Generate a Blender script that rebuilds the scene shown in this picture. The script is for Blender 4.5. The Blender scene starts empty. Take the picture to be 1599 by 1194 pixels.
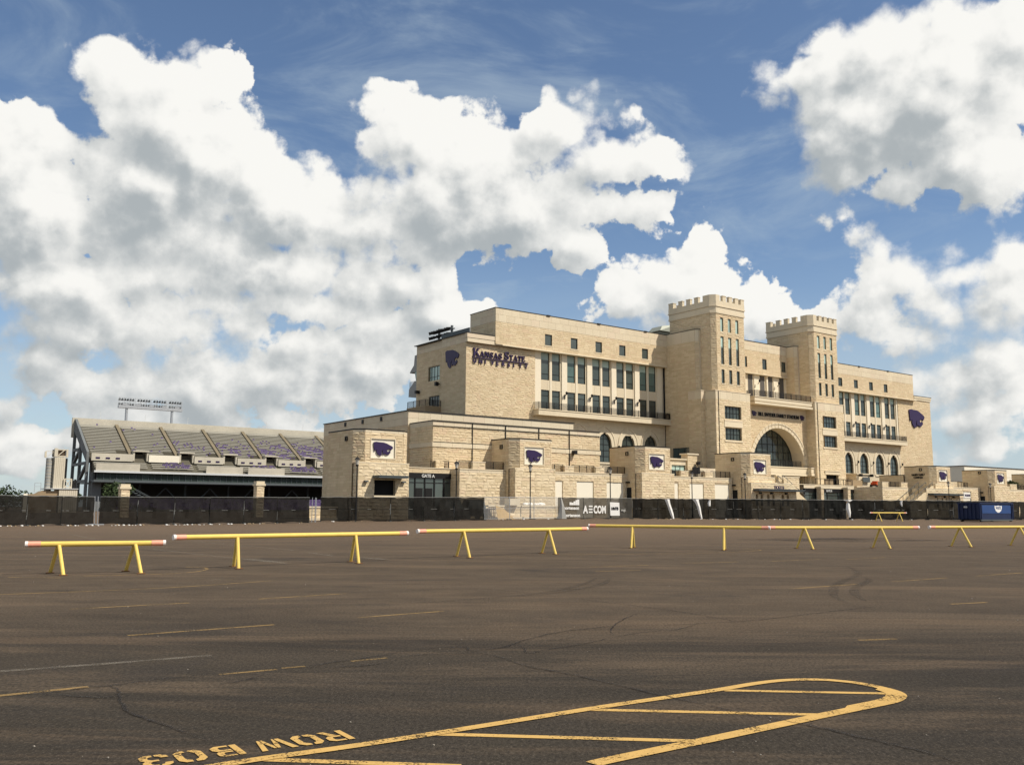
import bpy, bmesh, math, random
from mathutils import Vector
random.seed(7)
R = math.radians
scene = bpy.context.scene
COL = scene.collection

# ------------------------------------------------------------------ camera
cam_d = bpy.data.cameras.new('camera')
cam = bpy.data.objects.new('camera', cam_d); COL.objects.link(cam)
cam_d.sensor_fit = 'HORIZONTAL'; cam_d.sensor_width = 36.0
cam_d.lens = 1430.0 / 1599.0 * 36.0
cam_d.clip_start = 0.1; cam_d.clip_end = 9000
cam.location = (0, 0, 1.6)
PITCH = math.atan(197 / 1430); ROLL = R(-0.3)
from mathutils import Matrix
cam.matrix_world = Matrix.Translation((0, 0, 1.6)) @ Matrix.Rotation(R(90) + PITCH, 4, 'X') @ Matrix.Rotation(-ROLL, 4, 'Z')
scene.camera = cam

# ------------------------------------------------------------------ light
TH = R(53.727)                                   # heading of the long stadium front
UX, UY = math.sin(TH), math.cos(TH)
SUN = Vector((0.604, -0.232, 0.762)).normalized()   # direction towards the sun
sun_d = bpy.data.lights.new('sun', 'SUN'); sun = bpy.data.objects.new('sun', sun_d); COL.objects.link(sun)
sun_d.energy = 4.9; sun_d.angle = R(0.53); sun_d.color = (1.0, 0.93, 0.82)
sun.rotation_euler = (-SUN).to_track_quat('-Z', 'Y').to_euler()
scene.view_settings.view_transform = 'Standard'; scene.view_settings.look = 'None'
scene.view_settings.exposure = 0.0; scene.view_settings.gamma = 1.0
scene.view_settings.use_curve_mapping = False
scene.render.engine = 'CYCLES'
scene.cycles.max_bounces = 6; scene.cycles.transparent_max_bounces = 12
scene.cycles.caustics_reflective = False; scene.cycles.caustics_refractive = False

# ------------------------------------------------------------------ sky with clouds (world nodes)
CLOUDS = [(-0.518, 0.327, 0.063, 0.049), (-0.487, 0.284, 0.089, 0.048), (-0.449, 0.416, 0.027, 0.013), (-0.435, 0.392, 0.024, 0.024), (-0.361, 0.416, 0.056, 0.031), (-0.352, 0.365, 0.083, 0.055), (-0.394, 0.322, 0.096, 0.055), (-0.284, 0.337, 0.061, 0.038), (-0.242, 0.318, 0.062, 0.052), (-0.456, 0.257, 0.097, 0.025), (-0.11, 0.389, 0.064, 0.04), (-0.048, 0.371, 0.08, 0.042), (0.05, 0.404, 0.062, 0.031), (-0.073, 0.327, 0.116, 0.05), (-0.13, 0.298, 0.1, 0.037), (0.014, 0.332, 0.08, 0.047), (0.093, 0.321, 0.064, 0.025), (0.075, 0.291, 0.036, 0.026), (0.144, 0.369, 0.034, 0.016), (0.108, 0.377, 0.036, 0.013), (-0.079, 0.259, 0.029, 0.019), (-0.476, 0.211, 0.088, 0.037), (-0.376, 0.234, 0.116, 0.029), (-0.246, 0.245, 0.089, 0.033), (-0.177, 0.238, 0.049, 0.026), (-0.483, 0.142, 0.063, 0.028), (-0.342, 0.185, 0.132, 0.031), (-0.196, 0.179, 0.097, 0.031), (-0.071, 0.211, 0.044, 0.021), (-0.275, 0.135, 0.107, 0.027), (-0.381, 0.097, 0.056, 0.019), (-0.485, 0.092, 0.045, 0.014), (-0.476, 0.046, 0.039, 0.011), (-0.254, 0.095, 0.04, 0.012), (0.184, 0.243, 0.068, 0.037), (0.135, 0.228, 0.042, 0.031), (0.238, 0.217, 0.037, 0.022), (0.307, 0.445, 0.028, 0.016), (0.347, 0.446, 0.051, 0.034), (0.411, 0.445, 0.061, 0.041), (0.477, 0.421, 0.068, 0.062), (0.531, 0.445, 0.038, 0.043), (0.396, 0.387, 0.076, 0.051), (0.472, 0.339, 0.067, 0.036), (0.368, 0.346, 0.039, 0.03), (0.352, 0.293, 0.015, 0.019), (0.493, 0.312, 0.022, 0.016), (0.4, 0.229, 0.042, 0.015), (0.465, 0.228, 0.061, 0.016), (0.517, 0.239, 0.032, 0.016), (0.367, 0.193, 0.04, 0.021), (0.475, 0.194, 0.071, 0.026), (0.427, 0.17, 0.057, 0.022), (0.32, 0.206, 0.023, 0.012), (0.502, 0.145, 0.032, 0.025), (0.457, 0.092, 0.055, 0.019), (0.509, 0.114, 0.027, 0.027), (0.489, 0.06, 0.048, 0.012), (-0.37, 0.124, 0.155, 0.031), (-0.46, 0.062, 0.1, 0.016), (-0.147, 0.16, 0.056, 0.025), (-0.246, 0.072, 0.087, 0.014), (-0.114, 0.244, 0.043, 0.018), (0.481, 0.2, 0.065, 0.025), (0.448, 0.124, 0.061, 0.029), (0.45, 0.055, 0.071, 0.015), (-0.044, 0.341, 0.087, 0.053), (-0.324, 0.206, 0.106, 0.026), (-0.456, 0.169, 0.071, 0.025), (-0.169, 0.201, 0.056, 0.023), (-0.221, 0.124, 0.075, 0.02), (-0.333, 0.268, 0.072, 0.039), (-0.231, 0.205, 0.069, 0.034), (-0.424, 0.412, 0.031, 0.029), (0.446, 0.398, 0.081, 0.064)]
world = bpy.data.worlds.new('World'); scene.world = world; world.use_nodes = True
wt = world.node_tree; wt.nodes.clear()

def mk(nt):
    class N: pass
    def node(t, **k):
        n = nt.nodes.new(t)
        for a, b in k.items(): setattr(n, a, b)
        return n
    def put(sock, val):
        if isinstance(val, bpy.types.NodeSocket): nt.links.new(val, sock)
        else: sock.default_value = val
    def m(op, a, b=0.0, c=0.0, clamp=False):
        n = node('ShaderNodeMath', operation=op); n.use_clamp = clamp
        put(n.inputs[0], a); put(n.inputs[1], b); put(n.inputs[2], c); return n.outputs[0]
    def vm(op, a, b=(0, 0, 0), out=0):
        n = node('ShaderNodeVectorMath', operation=op); put(n.inputs[0], a); put(n.inputs[1], b); return n.outputs[out]
    def noise(vec, scale, detail, rough=.5, dist=0.0, w=None):
        n = node('ShaderNodeTexNoise'); n.noise_dimensions = '3D'
        put(n.inputs['Vector'], vec); n.inputs['Scale'].default_value = scale; n.inputs['Detail'].default_value = detail
        n.inputs['Roughness'].default_value = rough; n.inputs['Distortion'].default_value = dist
        return n.outputs[0]
    def ramp(x, a, b, lo=0.0, hi=1.0, smooth=True):
        n = node('ShaderNodeMapRange'); n.interpolation_type = 'SMOOTHSTEP' if smooth else 'LINEAR'; n.clamp = True
        put(n.inputs[0], x); put(n.inputs[1], a); put(n.inputs[2], b); put(n.inputs[3], lo); put(n.inputs[4], hi); return n.outputs[0]
    def mixc(f, a, b):
        n = node('ShaderNodeMix', data_type='RGBA'); put(n.inputs[0], f); put(n.inputs[6], a); put(n.inputs[7], b); return n.outputs[2]
    return node, put, m, vm, noise, ramp, mixc

# node group: cloud thickness (roughly radians inside the cloud edge) along a direction
g = bpy.data.node_groups.new('cloud_field', 'ShaderNodeTree')
g.interface.new_socket('Dir', in_out='INPUT', socket_type='NodeSocketVector')
g.interface.new_socket('F', in_out='OUTPUT', socket_type='NodeSocketFloat')
g.interface.new_socket('Base', in_out='OUTPUT', socket_type='NodeSocketFloat')
node, put, m, vm, noise, ramp, mixc = mk(g)
gi = node('NodeGroupInput'); go = node('NodeGroupOutput')
D = gi.outputs[0]
warp = node('ShaderNodeTexNoise'); put(warp.inputs['Vector'], D); warp.inputs['Scale'].default_value = 9; warp.inputs['Detail'].default_value = 3
wv = vm('SUBTRACT', warp.outputs['Color'], (.5, .5, .5))
wsc = node('ShaderNodeVectorMath', operation='SCALE'); put(wsc.inputs[0], wv); wsc.inputs[3].default_value = .035
Dw = vm('ADD', D, wsc.outputs[0])
sep = node('ShaderNodeSeparateXYZ'); put(sep.inputs[0], Dw)
az = m('ARCTAN2', sep.outputs[0], sep.outputs[1]); el = m('ARCSINE', sep.outputs[2])
cmb = node('ShaderNodeCombineXYZ'); put(cmb.inputs[0], az); put(cmb.inputs[1], el); P = cmb.outputs[0]
acc = None
for (a, e, ra, re) in CLOUDS:
    q = vm('SUBTRACT', P, (a, e, 0)); q = vm('MULTIPLY', q, (1 / ra, 1 / re, 0))
    L = vm('LENGTH', q, out=1)
    s = min(ra, re)
    f = m('MULTIPLY_ADD', L, -s, s * 1.05)
    acc = f if acc is None else m('SMOOTH_MAX', acc, f, .010)
# scattered clouds over the rest of the sky, same kind
low = noise(D, 3.2, 3, .5)
bgf = m('MULTIPLY', m('SUBTRACT', low, .50), .9)
inview = m('MULTIPLY', ramp(m('ABSOLUTE', az), .60, .85, 1, 0), ramp(el, .50, .72, 1, 0))
bgf = m('SUBTRACT', bgf, m('MULTIPLY', inview, .6))
acc = m('MAXIMUM', acc, bgf)
n1 = noise(D, 22, 9, .60, .0)
wd = node('ShaderNodeTexNoise'); put(wd.inputs['Vector'], D); wd.inputs['Scale'].default_value = 30; wd.inputs['Detail'].default_value = 4
wd2 = node('ShaderNodeVectorMath', operation='SCALE'); put(wd2.inputs[0], vm('SUBTRACT', wd.outputs['Color'], (.5, .5, .5))); wd2.inputs[3].default_value = .045
Dv = vm('ADD', D, wd2.outputs[0])
def vor(scale):
    n = node('ShaderNodeTexVoronoi'); n.feature = 'F1'; put(n.inputs['Vector'], Dv); n.inputs['Scale'].default_value = scale; return n.outputs['Distance']
puff = m('ADD', m('MULTIPLY', m('SUBTRACT', .48, vor(15)), .040), m('MULTIPLY', m('SUBTRACT', .48, vor(36)), .024))
nn = m('MULTIPLY', m('SUBTRACT', n1, .50), .065)
F = m('ADD', m('ADD', m('ADD', acc, .004), nn), puff)
put(go.inputs[0], F); put(go.inputs[1], acc)

node, put, m, vm, noise, ramp, mixc = mk(wt)
tc = node('ShaderNodeTexCoord'); D = vm('NORMALIZE', tc.outputs['Generated'])
def field(vec):
    n = node('ShaderNodeGroup'); n.node_tree = g; put(n.inputs[0], vec); return n.outputs[0], n.outputs[1]
F0, A0 = field(D)
F1, A1 = field(vm('NORMALIZE', vm('ADD', D, tuple(SUN * .022))))
F2, A2 = field(vm('NORMALIZE', vm('ADD', D, tuple(SUN * .065))))
sepd = node('ShaderNodeSeparateXYZ'); put(sepd.inputs[0], D)
wn = ramp(noise(D, 5.5, 3, .5), .38, .66, .005, .030)
alpha = ramp(m('DIVIDE', m('ADD', F0, .006), wn), .0, 1.0)
light = m('ADD', m('MULTIPLY', m('SUBTRACT', F0, F1), 21.0), m('MULTIPLY', m('SUBTRACT', A0, A2), 11.0))
light = m('ADD', light, .47)
thick = ramp(A0, .015, .06, 0, .24)
light = m('SUBTRACT', light, thick)
light = m('MULTIPLY_ADD', m('SUBTRACT', noise(vm('MULTIPLY', D, (1, 1, 2.6)), 4.2, 4, .5), .5), 1.2, light)
edge = ramp(F0, .0, .025, .26, 0)
light = m('ADD', light, edge)
light = m('SUBTRACT', light, ramp(sepd.outputs[2], .04, .30, .20, 0))
lum = ramp(light, -.35, 1.15)
sky = node('ShaderNodeTexSky', sky_type='NISHITA'); sky.sun_disc = False
sky.sun_elevation = math.asin(SUN.z); sky.sun_rotation = math.atan2(SUN.x, SUN.y)
sky.altitude = 300; sky.air_density = 1.0; sky.dust_density = .5; sky.ozone_density = 3.0
cloudc = mixc(lum, (.44, .48, .50, 1), (1.0, .99, .95, 1))
# thin high cirrus
cir = noise(vm('MULTIPLY', D, (1.0, 1.0, 3.2)), 4.2, 7, .62, .6)
cirf = m('MULTIPLY', ramp(cir, .44, .76), .45)
hz = m('MULTIPLY', ramp(sepd.outputs[2], .02, .30, 1.0, 0), ramp(noise(vm('MULTIPLY', D, (1, 1, 3.5)), 5, 6, .6), .30, .62, .35, .85))        # haze low over the horizon
veil = m('MAXIMUM', cirf, hz)
bs = node('ShaderNodeBackground'); put(bs.inputs[0], sky.outputs[0]); bs.inputs[1].default_value = .115
bv = node('ShaderNodeBackground'); bv.inputs[0].default_value = (.50, .60, .67, 1); bv.inputs[1].default_value = 1
bc = node('ShaderNodeBackground'); put(bc.inputs[0], cloudc); bc.inputs[1].default_value = .95
mx0 = node('ShaderNodeMixShader'); put(mx0.inputs[0], veil); wt.links.new(bs.outputs[0], mx0.inputs[1]); wt.links.new(bv.outputs[0], mx0.inputs[2])
mx = node('ShaderNodeMixShader'); put(mx.inputs[0], alpha); wt.links.new(mx0.outputs[0], mx.inputs[1]); wt.links.new(bc.outputs[0], mx.inputs[2])
wo = node('ShaderNodeOutputWorld'); wt.links.new(mx.outputs[0], wo.inputs[0])
world.cycles.sampling_method = 'NONE'

# ------------------------------------------------------------------ materials
MATS = {}
def mat(name):
    mt = bpy.data.materials.new(name); mt.use_nodes = True; nt = mt.node_tree
    for n in list(nt.nodes): nt.nodes.remove(n)
    out = nt.nodes.new('ShaderNodeOutputMaterial'); p = nt.nodes.new('ShaderNodeBsdfPrincipled')
    nt.links.new(p.outputs[0], out.inputs[0]); MATS[name] = mt
    return mt, nt, p, out
def setp(p, rough=.8, metal=0.0, spec=.3):
    p.inputs['Roughness'].default_value = rough; p.inputs['Metallic'].default_value = metal
    p.inputs['Specular IOR Level'].default_value = spec
def basic(name, c, rough=.8, metal=0.0, spec=.3, vary=.10, scale=2.0, bump=0.0, bscale=40, island=0.0):
    mt, nt, p, out = mat(name); node, put, m, vm, noise, ramp, mixc = mk(nt); setp(p, rough, metal, spec)
    tc = node('ShaderNodeTexCoord'); o = tc.outputs['Object']
    f = m('ADD', m('MULTIPLY', noise(o, scale, 5, .6), .7), m('MULTIPLY', noise(o, scale * 9, 3), .3))
    if island:
        gm = node('ShaderNodeNewGeometry')
        f = m('ADD', m('MULTIPLY', f, 1 - island), m('MULTIPLY', gm.outputs['Random Per Island'], island))
    f = ramp(f, .2, .8, 0, 1, False)
    lo = tuple(x * (1 - vary) for x in c) + (1,); hi = tuple(min(1, x * (1 + vary)) for x in c) + (1,)
    put(p.inputs['Base Color'], mixc(f, lo, hi))
    if bump:
        b = node('ShaderNodeBump'); b.inputs['Strength'].default_value = bump; b.inputs['Distance'].default_value = .02
        put(b.inputs['Height'], noise(o, bscale, 5, .6)); nt.links.new(b.outputs[0], p.inputs['Normal'])
    return mt

def stone(name, ca, cb, cc, rough=.9):
    mt, nt, p, out = mat(name); node, put, m, vm, noise, ramp, mixc = mk(nt); setp(p, rough, 0, .15)
    tc = node('ShaderNodeTexCoord'); o = tc.outputs['Object']; gm = node('ShaderNodeNewGeometry')
    r = gm.outputs['Random Per Island']
    wn = node('ShaderNodeTexWhiteNoise'); wn.noise_dimensions = '1D'; put(wn.inputs['W'], m('MULTIPLY', r, 917.3))
    c = mixc(r, ca + (1,), cb + (1,)); c = mixc(ramp(wn.outputs[0], .72, 1.0), c, cc + (1,))
    big = noise(o, .12, 3, .6); c = mixc(ramp(big, .35, .7, 0, .28), c, tuple(x * .86 for x in ca) + (1,))
    streak = noise(vm('MULTIPLY', o, (1.6, 1.6, .12)), 1.0, 4, .6); c = mixc(ramp(streak, .55, .75, 0, .22), c, tuple(x * .62 for x in ca) + (1,))
    fine = noise(o, 14, 5, .65); hsv = node('ShaderNodeHueSaturation'); put(hsv.inputs['Color'], c); put(hsv.inputs['Value'], ramp(fine, .25, .75, .88, 1.08, False))
    put(p.inputs['Base Color'], hsv.outputs[0])
    b = node('ShaderNodeBump'); b.inputs['Strength'].default_value = .6; b.inputs['Distance'].default_value = .03
    put(b.inputs['Height'], noise(o, 9, 6, .65)); nt.links.new(b.outputs[0], p.inputs['Normal'])
    return mt
stone('limestone', (.61, .48, .30), (.73, .595, .395), (.66, .50, .33))
stone('rough_limestone', (.62, .50, .32), (.76, .63, .43), (.68, .53, .36))
stone('cast_stone', (.66, .56, .40), (.72, .62, .45), (.68, .56, .41))
basic('mortar', (.50, .40, .26), .95, vary=.12, scale=1)
basic('mortar_light', (.62, .52, .37), .95, vary=.05, scale=1)
basic('pilaster_stone', (.76, .67, .51), .8, vary=.05, scale=.6)
basic('white_panel', (.80, .74, .60), .7, vary=.04, scale=.6)
basic('coping', (.035, .033, .03), .5, .4, .4)
basic('black_metal', (.011, .010, .010), .5, .3, .4)
basic('bronze_frame', (.025, .028, .027), .45, .5, .4)
basic('purple_paint', (.026, .012, .062), .45, 0, .4, vary=.06)
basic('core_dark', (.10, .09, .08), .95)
basic('roof_membrane', (.30, .29, .27), .9)
basic('white_shade', (.50, .62, .56), .8, vary=.05)
basic('interior_dark', (.012, .012, .012), .9)
basic('galvanised', (.48, .49, .50), .45, .7, .5, vary=.15)
basic('white_metal', (.62, .63, .62), .5, .2, .4)
basic('grey_concrete', (.34, .34, .32), .9, vary=.18, scale=.4, bump=.2)
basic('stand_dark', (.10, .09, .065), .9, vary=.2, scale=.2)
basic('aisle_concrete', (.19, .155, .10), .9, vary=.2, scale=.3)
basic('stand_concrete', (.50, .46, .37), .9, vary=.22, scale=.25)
basic('aluminium_bench', (.42, .40, .34), .6, .2, .4, vary=.12, scale=.3)
basic('frame_grey', (.15, .16, .16), .8, vary=.2, scale=.3)
basic('dark_steel', (.10, .115, .12), .6, .3, .3)
basic('purple_seat', (.10, .065, .17), .6, vary=.3, island=.7)
basic('yellow_paint', (.74, .53, .12), .6, 0, .4, vary=.12, scale=5)
basic('red_tape', (.72, .17, .10), .5, vary=.1, scale=8)
basic('white_tape', (.82, .74, .68), .5, vary=.08, scale=8)
basic('rust', (.16, .07, .03), .9, vary=.4, scale=20)
basic('dumpster_blue', (.02, .06, .19), .5, .1, .4, vary=.22, scale=1.5)
basic('dumpster_navy', (.010, .020, .065), .55, .1, .4, vary=.3, scale=1.5)
basic('white_vinyl', (.78, .76, .72), .6, vary=.06)
basic('grey_vinyl', (.36, .35, .32), .7, vary=.06)
basic('wood', (.42, .28, .12), .8, vary=.25, scale=3)
basic('brown_panel', (.30, .22, .13), .8, vary=.1)
basic('orange_paint', (.55, .08, .02), .5)
basic('silver_letter', (.75, .74, .70), .4, .3)
basic('foliage', (.035, .055, .018), .8, vary=.55, scale=.8, island=.7)
basic('bark', (.11, .08, .055), .95, vary=.3, scale=3)
basic('unit_steel', (.33, .34, .28), .6, .2, .3, vary=.1)
basic('beige_steel', (.60, .54, .42), .6, .1, .3, vary=.1, scale=.5)
basic('lamp_glass', (.55, .52, .45), .3)
basic('stone_pebble', (.25, .22, .18), .9, island=.8, vary=.5)
basic('tar', (.016, .015, .014), .75, 0, .25, vary=.5, scale=6)

def glass(name, base, rough=.06):
    mt, nt, p, out = mat(name); node, put, m, vm, noise, ramp, mixc = mk(nt); setp(p, rough, 0, .9)
    gm = node('ShaderNodeObjectInfo'); tc = node('ShaderNodeTexCoord')
    f = m('ADD', m('MULTIPLY', gm.outputs['Random'], .6), m('MULTIPLY', noise(tc.outputs['Object'], .9, 2), .4))
    put(p.inputs['Base Color'], mixc(f, tuple(x * .55 for x in base) + (1,), tuple(x * 1.5 for x in base) + (1,)))
    b = node('ShaderNodeBump'); b.inputs['Strength'].default_value = .06; b.inputs['Distance'].default_value = .05
    put(b.inputs['Height'], noise(tc.outputs['Object'], .7, 1)); nt.links.new(b.outputs[0], p.inputs['Normal'])
glass('glass', (.050, .066, .060)); glass('glass_green', (.10, .17, .155)); glass('glass_bright', (.36, .48, .42), .4)

# windscreen fabric: dense black weave that lets a little through
def fabric(name, c, see):
    mt, nt, p, out = mat(name); node, put, m, vm, noise, ramp, mixc = mk(nt); setp(p, .9, 0, .1)
    tc = node('ShaderNodeTexCoord'); o = tc.outputs['Object']
    put(p.inputs['Base Color'], mixc(noise(o, 1.2, 5, .6), tuple(x * .6 for x in c) + (1,), tuple(x * 1.5 for x in c) + (1,)))
    b = node('ShaderNodeBump'); b.inputs['Strength'].default_value = .5; b.inputs['Distance'].default_value = .12
    put(b.inputs['Height'], noise(o, 1.1, 3, .5)); nt.links.new(b.outputs[0], p.inputs['Normal'])
    t = node('ShaderNodeBsdfTransparent'); mx = node('ShaderNodeMixShader'); mx.inputs[0].default_value = see
    nt.links.new(p.outputs[0], mx.inputs[1]); nt.links.new(t.outputs[0], mx.inputs[2]); nt.links.new(mx.outputs[0], out.inputs[0])
fabric('screen_black', (.015, .014, .012), .06)
fabric('screen_solid', (.011, .011, .010), .03)
fabric('screen_banner', (.060, .055, .046), .12)
fabric('chain_link', (.42, .42, .40), .80)

# asphalt
mt, nt, p, out = mat('asphalt'); node, put, m, vm, noise, ramp, mixc = mk(nt); setp(p, .9, 0, .08)
tc = node('ShaderNodeTexCoord'); o = tc.outputs['Object']
st = vm('MULTIPLY', o, (.45, 1.3, 1))
big = noise(st, .16, 6, .62, .5); mid = noise(o, 1.1, 6, .65); fine = noise(o, 30, 5, .8); agg = noise(o, 55, 3, .7)
c = mixc(ramp(big, .36, .66), (.027, .022, .017, 1), (.049, .040, .029, 1))
sy = node('ShaderNodeSeparateXYZ'); put(sy.inputs[0], o)
c = mixc(ramp(m('ADD', sy.outputs[1], m('MULTIPLY', m('SUBTRACT', big, .5), 14)), 8, 17, 0, .8), c, mixc(ramp(mid, .3, .7), (.084, .061, .041, 1), (.130, .093, .058, 1)))
dustn = noise(vm('MULTIPLY', o, (.3, 1.6, 1)), .5, 6, .7, .4)
c = mixc(ramp(dustn, .48, .68, 0, .55), c, (.150, .108, .070, 1))
c = mixc(m('MULTIPLY', ramp(noise(vm('MULTIPLY', o, (.6, 1.0, 1)), .33, 7, .72, .8), .52, .66), .5), c, (.034, .029, .025, 1))
c = mixc(ramp(m('ADD', sy.outputs[1], m('MULTIPLY', m('SUBTRACT', mid, .5), 8)), 26, 75, 0, .75), c, (.185, .128, .084, 1))   # silty film of dirt towards the site
c = mixc(ramp(mid, .3, .75, 0, .28), c, (.05, .042, .036, 1))
c = mixc(m('MULTIPLY', ramp(noise(vm('MULTIPLY', o, (.12, .75, 1)), .8, 5, .7, .6), .50, .66), .30), c, (.20, .135, .082, 1))
spec = ramp(agg, .60, .72); c = mixc(m('MULTIPLY', ramp(agg, .54, .68), .40), c, (.20, .17, .135, 1))
c = mixc(m('MULTIPLY', ramp(fine, .52, .38), .65), c, (.022, .019, .017, 1))
gr1 = noise(vm('MULTIPLY', o, (1, .45, 1)), 34, 2, .7); hv = node('ShaderNodeHueSaturation'); put(hv.inputs['Color'], c); put(hv.inputs['Value'], ramp(gr1, .30, .70, .66, 1.26, False)); c = hv.outputs[0]
put(p.inputs['Base Color'], c)
b = node('ShaderNodeBump'); b.inputs['Strength'].default_value = .55; b.inputs['Distance'].default_value = .006
put(b.inputs['Height'], m('ADD', fine, agg)); nt.links.new(b.outputs[0], p.inputs['Normal'])

def paint(name, c, wear, see):
    mt, nt, p, out = mat(name); node, put, m, vm, noise, ramp, mixc = mk(nt); setp(p, .75, 0, .25)
    tc = node('ShaderNodeTexCoord'); o = tc.outputs['Object']
    n = m('ADD', m('MULTIPLY', noise(o, 48, 6, .7), .6), m('MULTIPLY', noise(o, 3, 4), .4))
    c2 = mixc(noise(o, 9, 4), tuple(x * .75 for x in c) + (1,), tuple(x * 1.08 for x in c) + (1,))
    put(p.inputs['Base Color'], c2)
    t = node('ShaderNodeBsdfTransparent'); mx = node('ShaderNodeMixShader')
    put(mx.inputs[0], m('MAXIMUM', ramp(n, wear, wear - .035, 0, .9), see))
    nt.links.new(p.outputs[0], mx.inputs[1]); nt.links.new(t.outputs[0], mx.inputs[2]); nt.links.new(mx.outputs[0], out.inputs[0])
    b = node('ShaderNodeBump'); b.inputs['Strength'].default_value = .4; b.inputs['Distance'].default_value = .004
    put(b.inputs['Height'], noise(o, 90, 4, .7)); nt.links.new(b.outputs[0], p.inputs['Normal'])
paint('line_yellow', (.58, .36, .11), .462, 0.0)
paint('line_yellow_faded', (.42, .27, .10), .50, .42)
paint('line_white', (.30, .26, .20), .52, .62)
paint('tar_crack', (.024, .020, .017), .47, .45)
paint('tyre_rubber', (.03, .025, .02), .52, .80)
MT = MATS

# ------------------------------------------------------------------ mesh helpers
class MB:
    def __init__(s): s.v = []; s.f = []
    def quad(s, *p):
        i = len(s.v); s.v += [tuple(x) for x in p]; s.f.append(tuple(range(i, i + len(p))))
    def hexa(s, a, b):                       # a: 4 lower pts ccw, b: 4 upper
        i = len(s.v); s.v += [tuple(x) for x in a] + [tuple(x) for x in b]
        for q in ((3, 2, 1, 0), (4, 5, 6, 7), (0, 1, 5, 4), (1, 2, 6, 5), (2, 3, 7, 6), (3, 0, 4, 7)): s.f.append(tuple(i + k for k in q))
    def box(s, x0, x1, y0, y1, z0, z1):
        s.hexa(((x0, y0, z0), (x1, y0, z0), (x1, y1, z0), (x0, y1, z0)), ((x0, y0, z1), (x1, y0, z1), (x1, y1, z1), (x0, y1, z1)))
    def prism(s, poly, z0, z1):
        n = len(poly); i = len(s.v)
        s.v += [(x, y, z0) for x, y in poly] + [(x, y, z1) for x, y in poly]
        s.f.append(tuple(i + k for k in reversed(range(n)))); s.f.append(tuple(i + n + k for k in range(n)))
        for k in range(n): s.f.append((i + k, i + (k + 1) % n, i + n + (k + 1) % n, i + n + k))
    def tube(s, p0, p1, r, n=8, r1=None):
        p0 = Vector(p0); p1 = Vector(p1); d = (p1 - p0)
        if d.length < 1e-6: return
        d.normalize(); a = d.orthogonal().normalized(); b = d.cross(a); r1 = r if r1 is None else r1; i = len(s.v)
        for P, rr in ((p0, r), (p1, r1)):
            for k in range(n):
                t = 2 * math.pi * k / n; s.v.append(tuple(P + a * math.cos(t) * rr + b * math.sin(t) * rr))
        for k in range(n): s.f.append((i + k, i + (k + 1) % n, i + n + (k + 1) % n, i + n + k))
        s.f.append(tuple(i + k for k in reversed(range(n)))); s.f.append(tuple(i + n + k for k in range(n)))
    def bar(s, p0, p1, w, h=None):           # rectangular bar between two points
        h = h or w; p0 = Vector(p0); p1 = Vector(p1); d = (p1 - p0).normalized()
        up = Vector((0, 0, 1)) if abs(d.z) < .95 else Vector((0, 1, 0))
        a = d.cross(up).normalized() * w / 2; b = a.cross(d).normalized() * h / 2
        s.hexa((p0 - a - b, p0 + a - b, p1 + a - b, p1 - a - b), (p0 - a + b, p0 + a + b, p1 + a + b, p1 - a + b))
    def sphere(s, c, r, n=8, m_=5, sz=1.0):
        i = len(s.v); c = Vector(c)
        for a in range(m_ + 1):
            ph = math.pi * a / m_
            for k in range(n):
                t = 2 * math.pi * k / n
                s.v.append((c.x + r * math.sin(ph) * math.cos(t), c.y + r * math.sin(ph) * math.sin(t), c.z + r * sz * math.cos(ph)))
        for a in range(m_):
            for k in range(n):
                s.f.append((i + a * n + k, i + (a + 1) * n + k, i + (a + 1) * n + (k + 1) % n, i + a * n + (k + 1) % n))
    def off(s, dx, dy, dz=0): s.v = [(x + dx, y + dy, z + dz) for x, y, z in s.v]; return s
    def build(s, name, material, parent=None, smooth=False, kind=None):
        if not s.v: return None
        me = bpy.data.meshes.new(name); me.from_pydata(s.v, [], s.f); me.materials.append(MT[material] if isinstance(material, str) else material)
        if smooth: me.polygons.foreach_set('use_smooth', [True] * len(me.polygons))
        me.update(); o = bpy.data.objects.new(name, me); COL.objects.link(o)
        if parent: o.parent = parent
        if kind: o['kind'] = kind
        return o
def tag(o, label, cat, group=None):
    o['label'] = label; o['category'] = cat
    if group: o['group'] = group
    return o
P0 = (-15.93, 98.0)
def wp(u, v): return (P0[0] + UX * u - UY * v, P0[1] + UY * u + UX * v)   # building frame -> world
ROT = math.pi / 2 - TH
def gz(y):
    t = min(1, max(0, (y - 80) / 28.0)); return .45 * t * t * (3 - 2 * t)
def thing(name, label, cat, u=0, v=0, z=0, group=None, world_xy=None, rot=None):
    o = bpy.data.objects.new(name, None); COL.objects.link(o); o.empty_display_size = .3
    x, y = world_xy if world_xy else wp(u, v)
    o.location = (x, y, z); o.rotation_euler = (0, 0, ROT if rot is None else rot)
    return tag(o, label, cat, group)
def copy_tree(o, parent=None):
    c = o.copy(); COL.objects.link(c)
    if parent: c.parent = parent
    for ch in o.children: copy_tree(ch, c)
    return c

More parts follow.
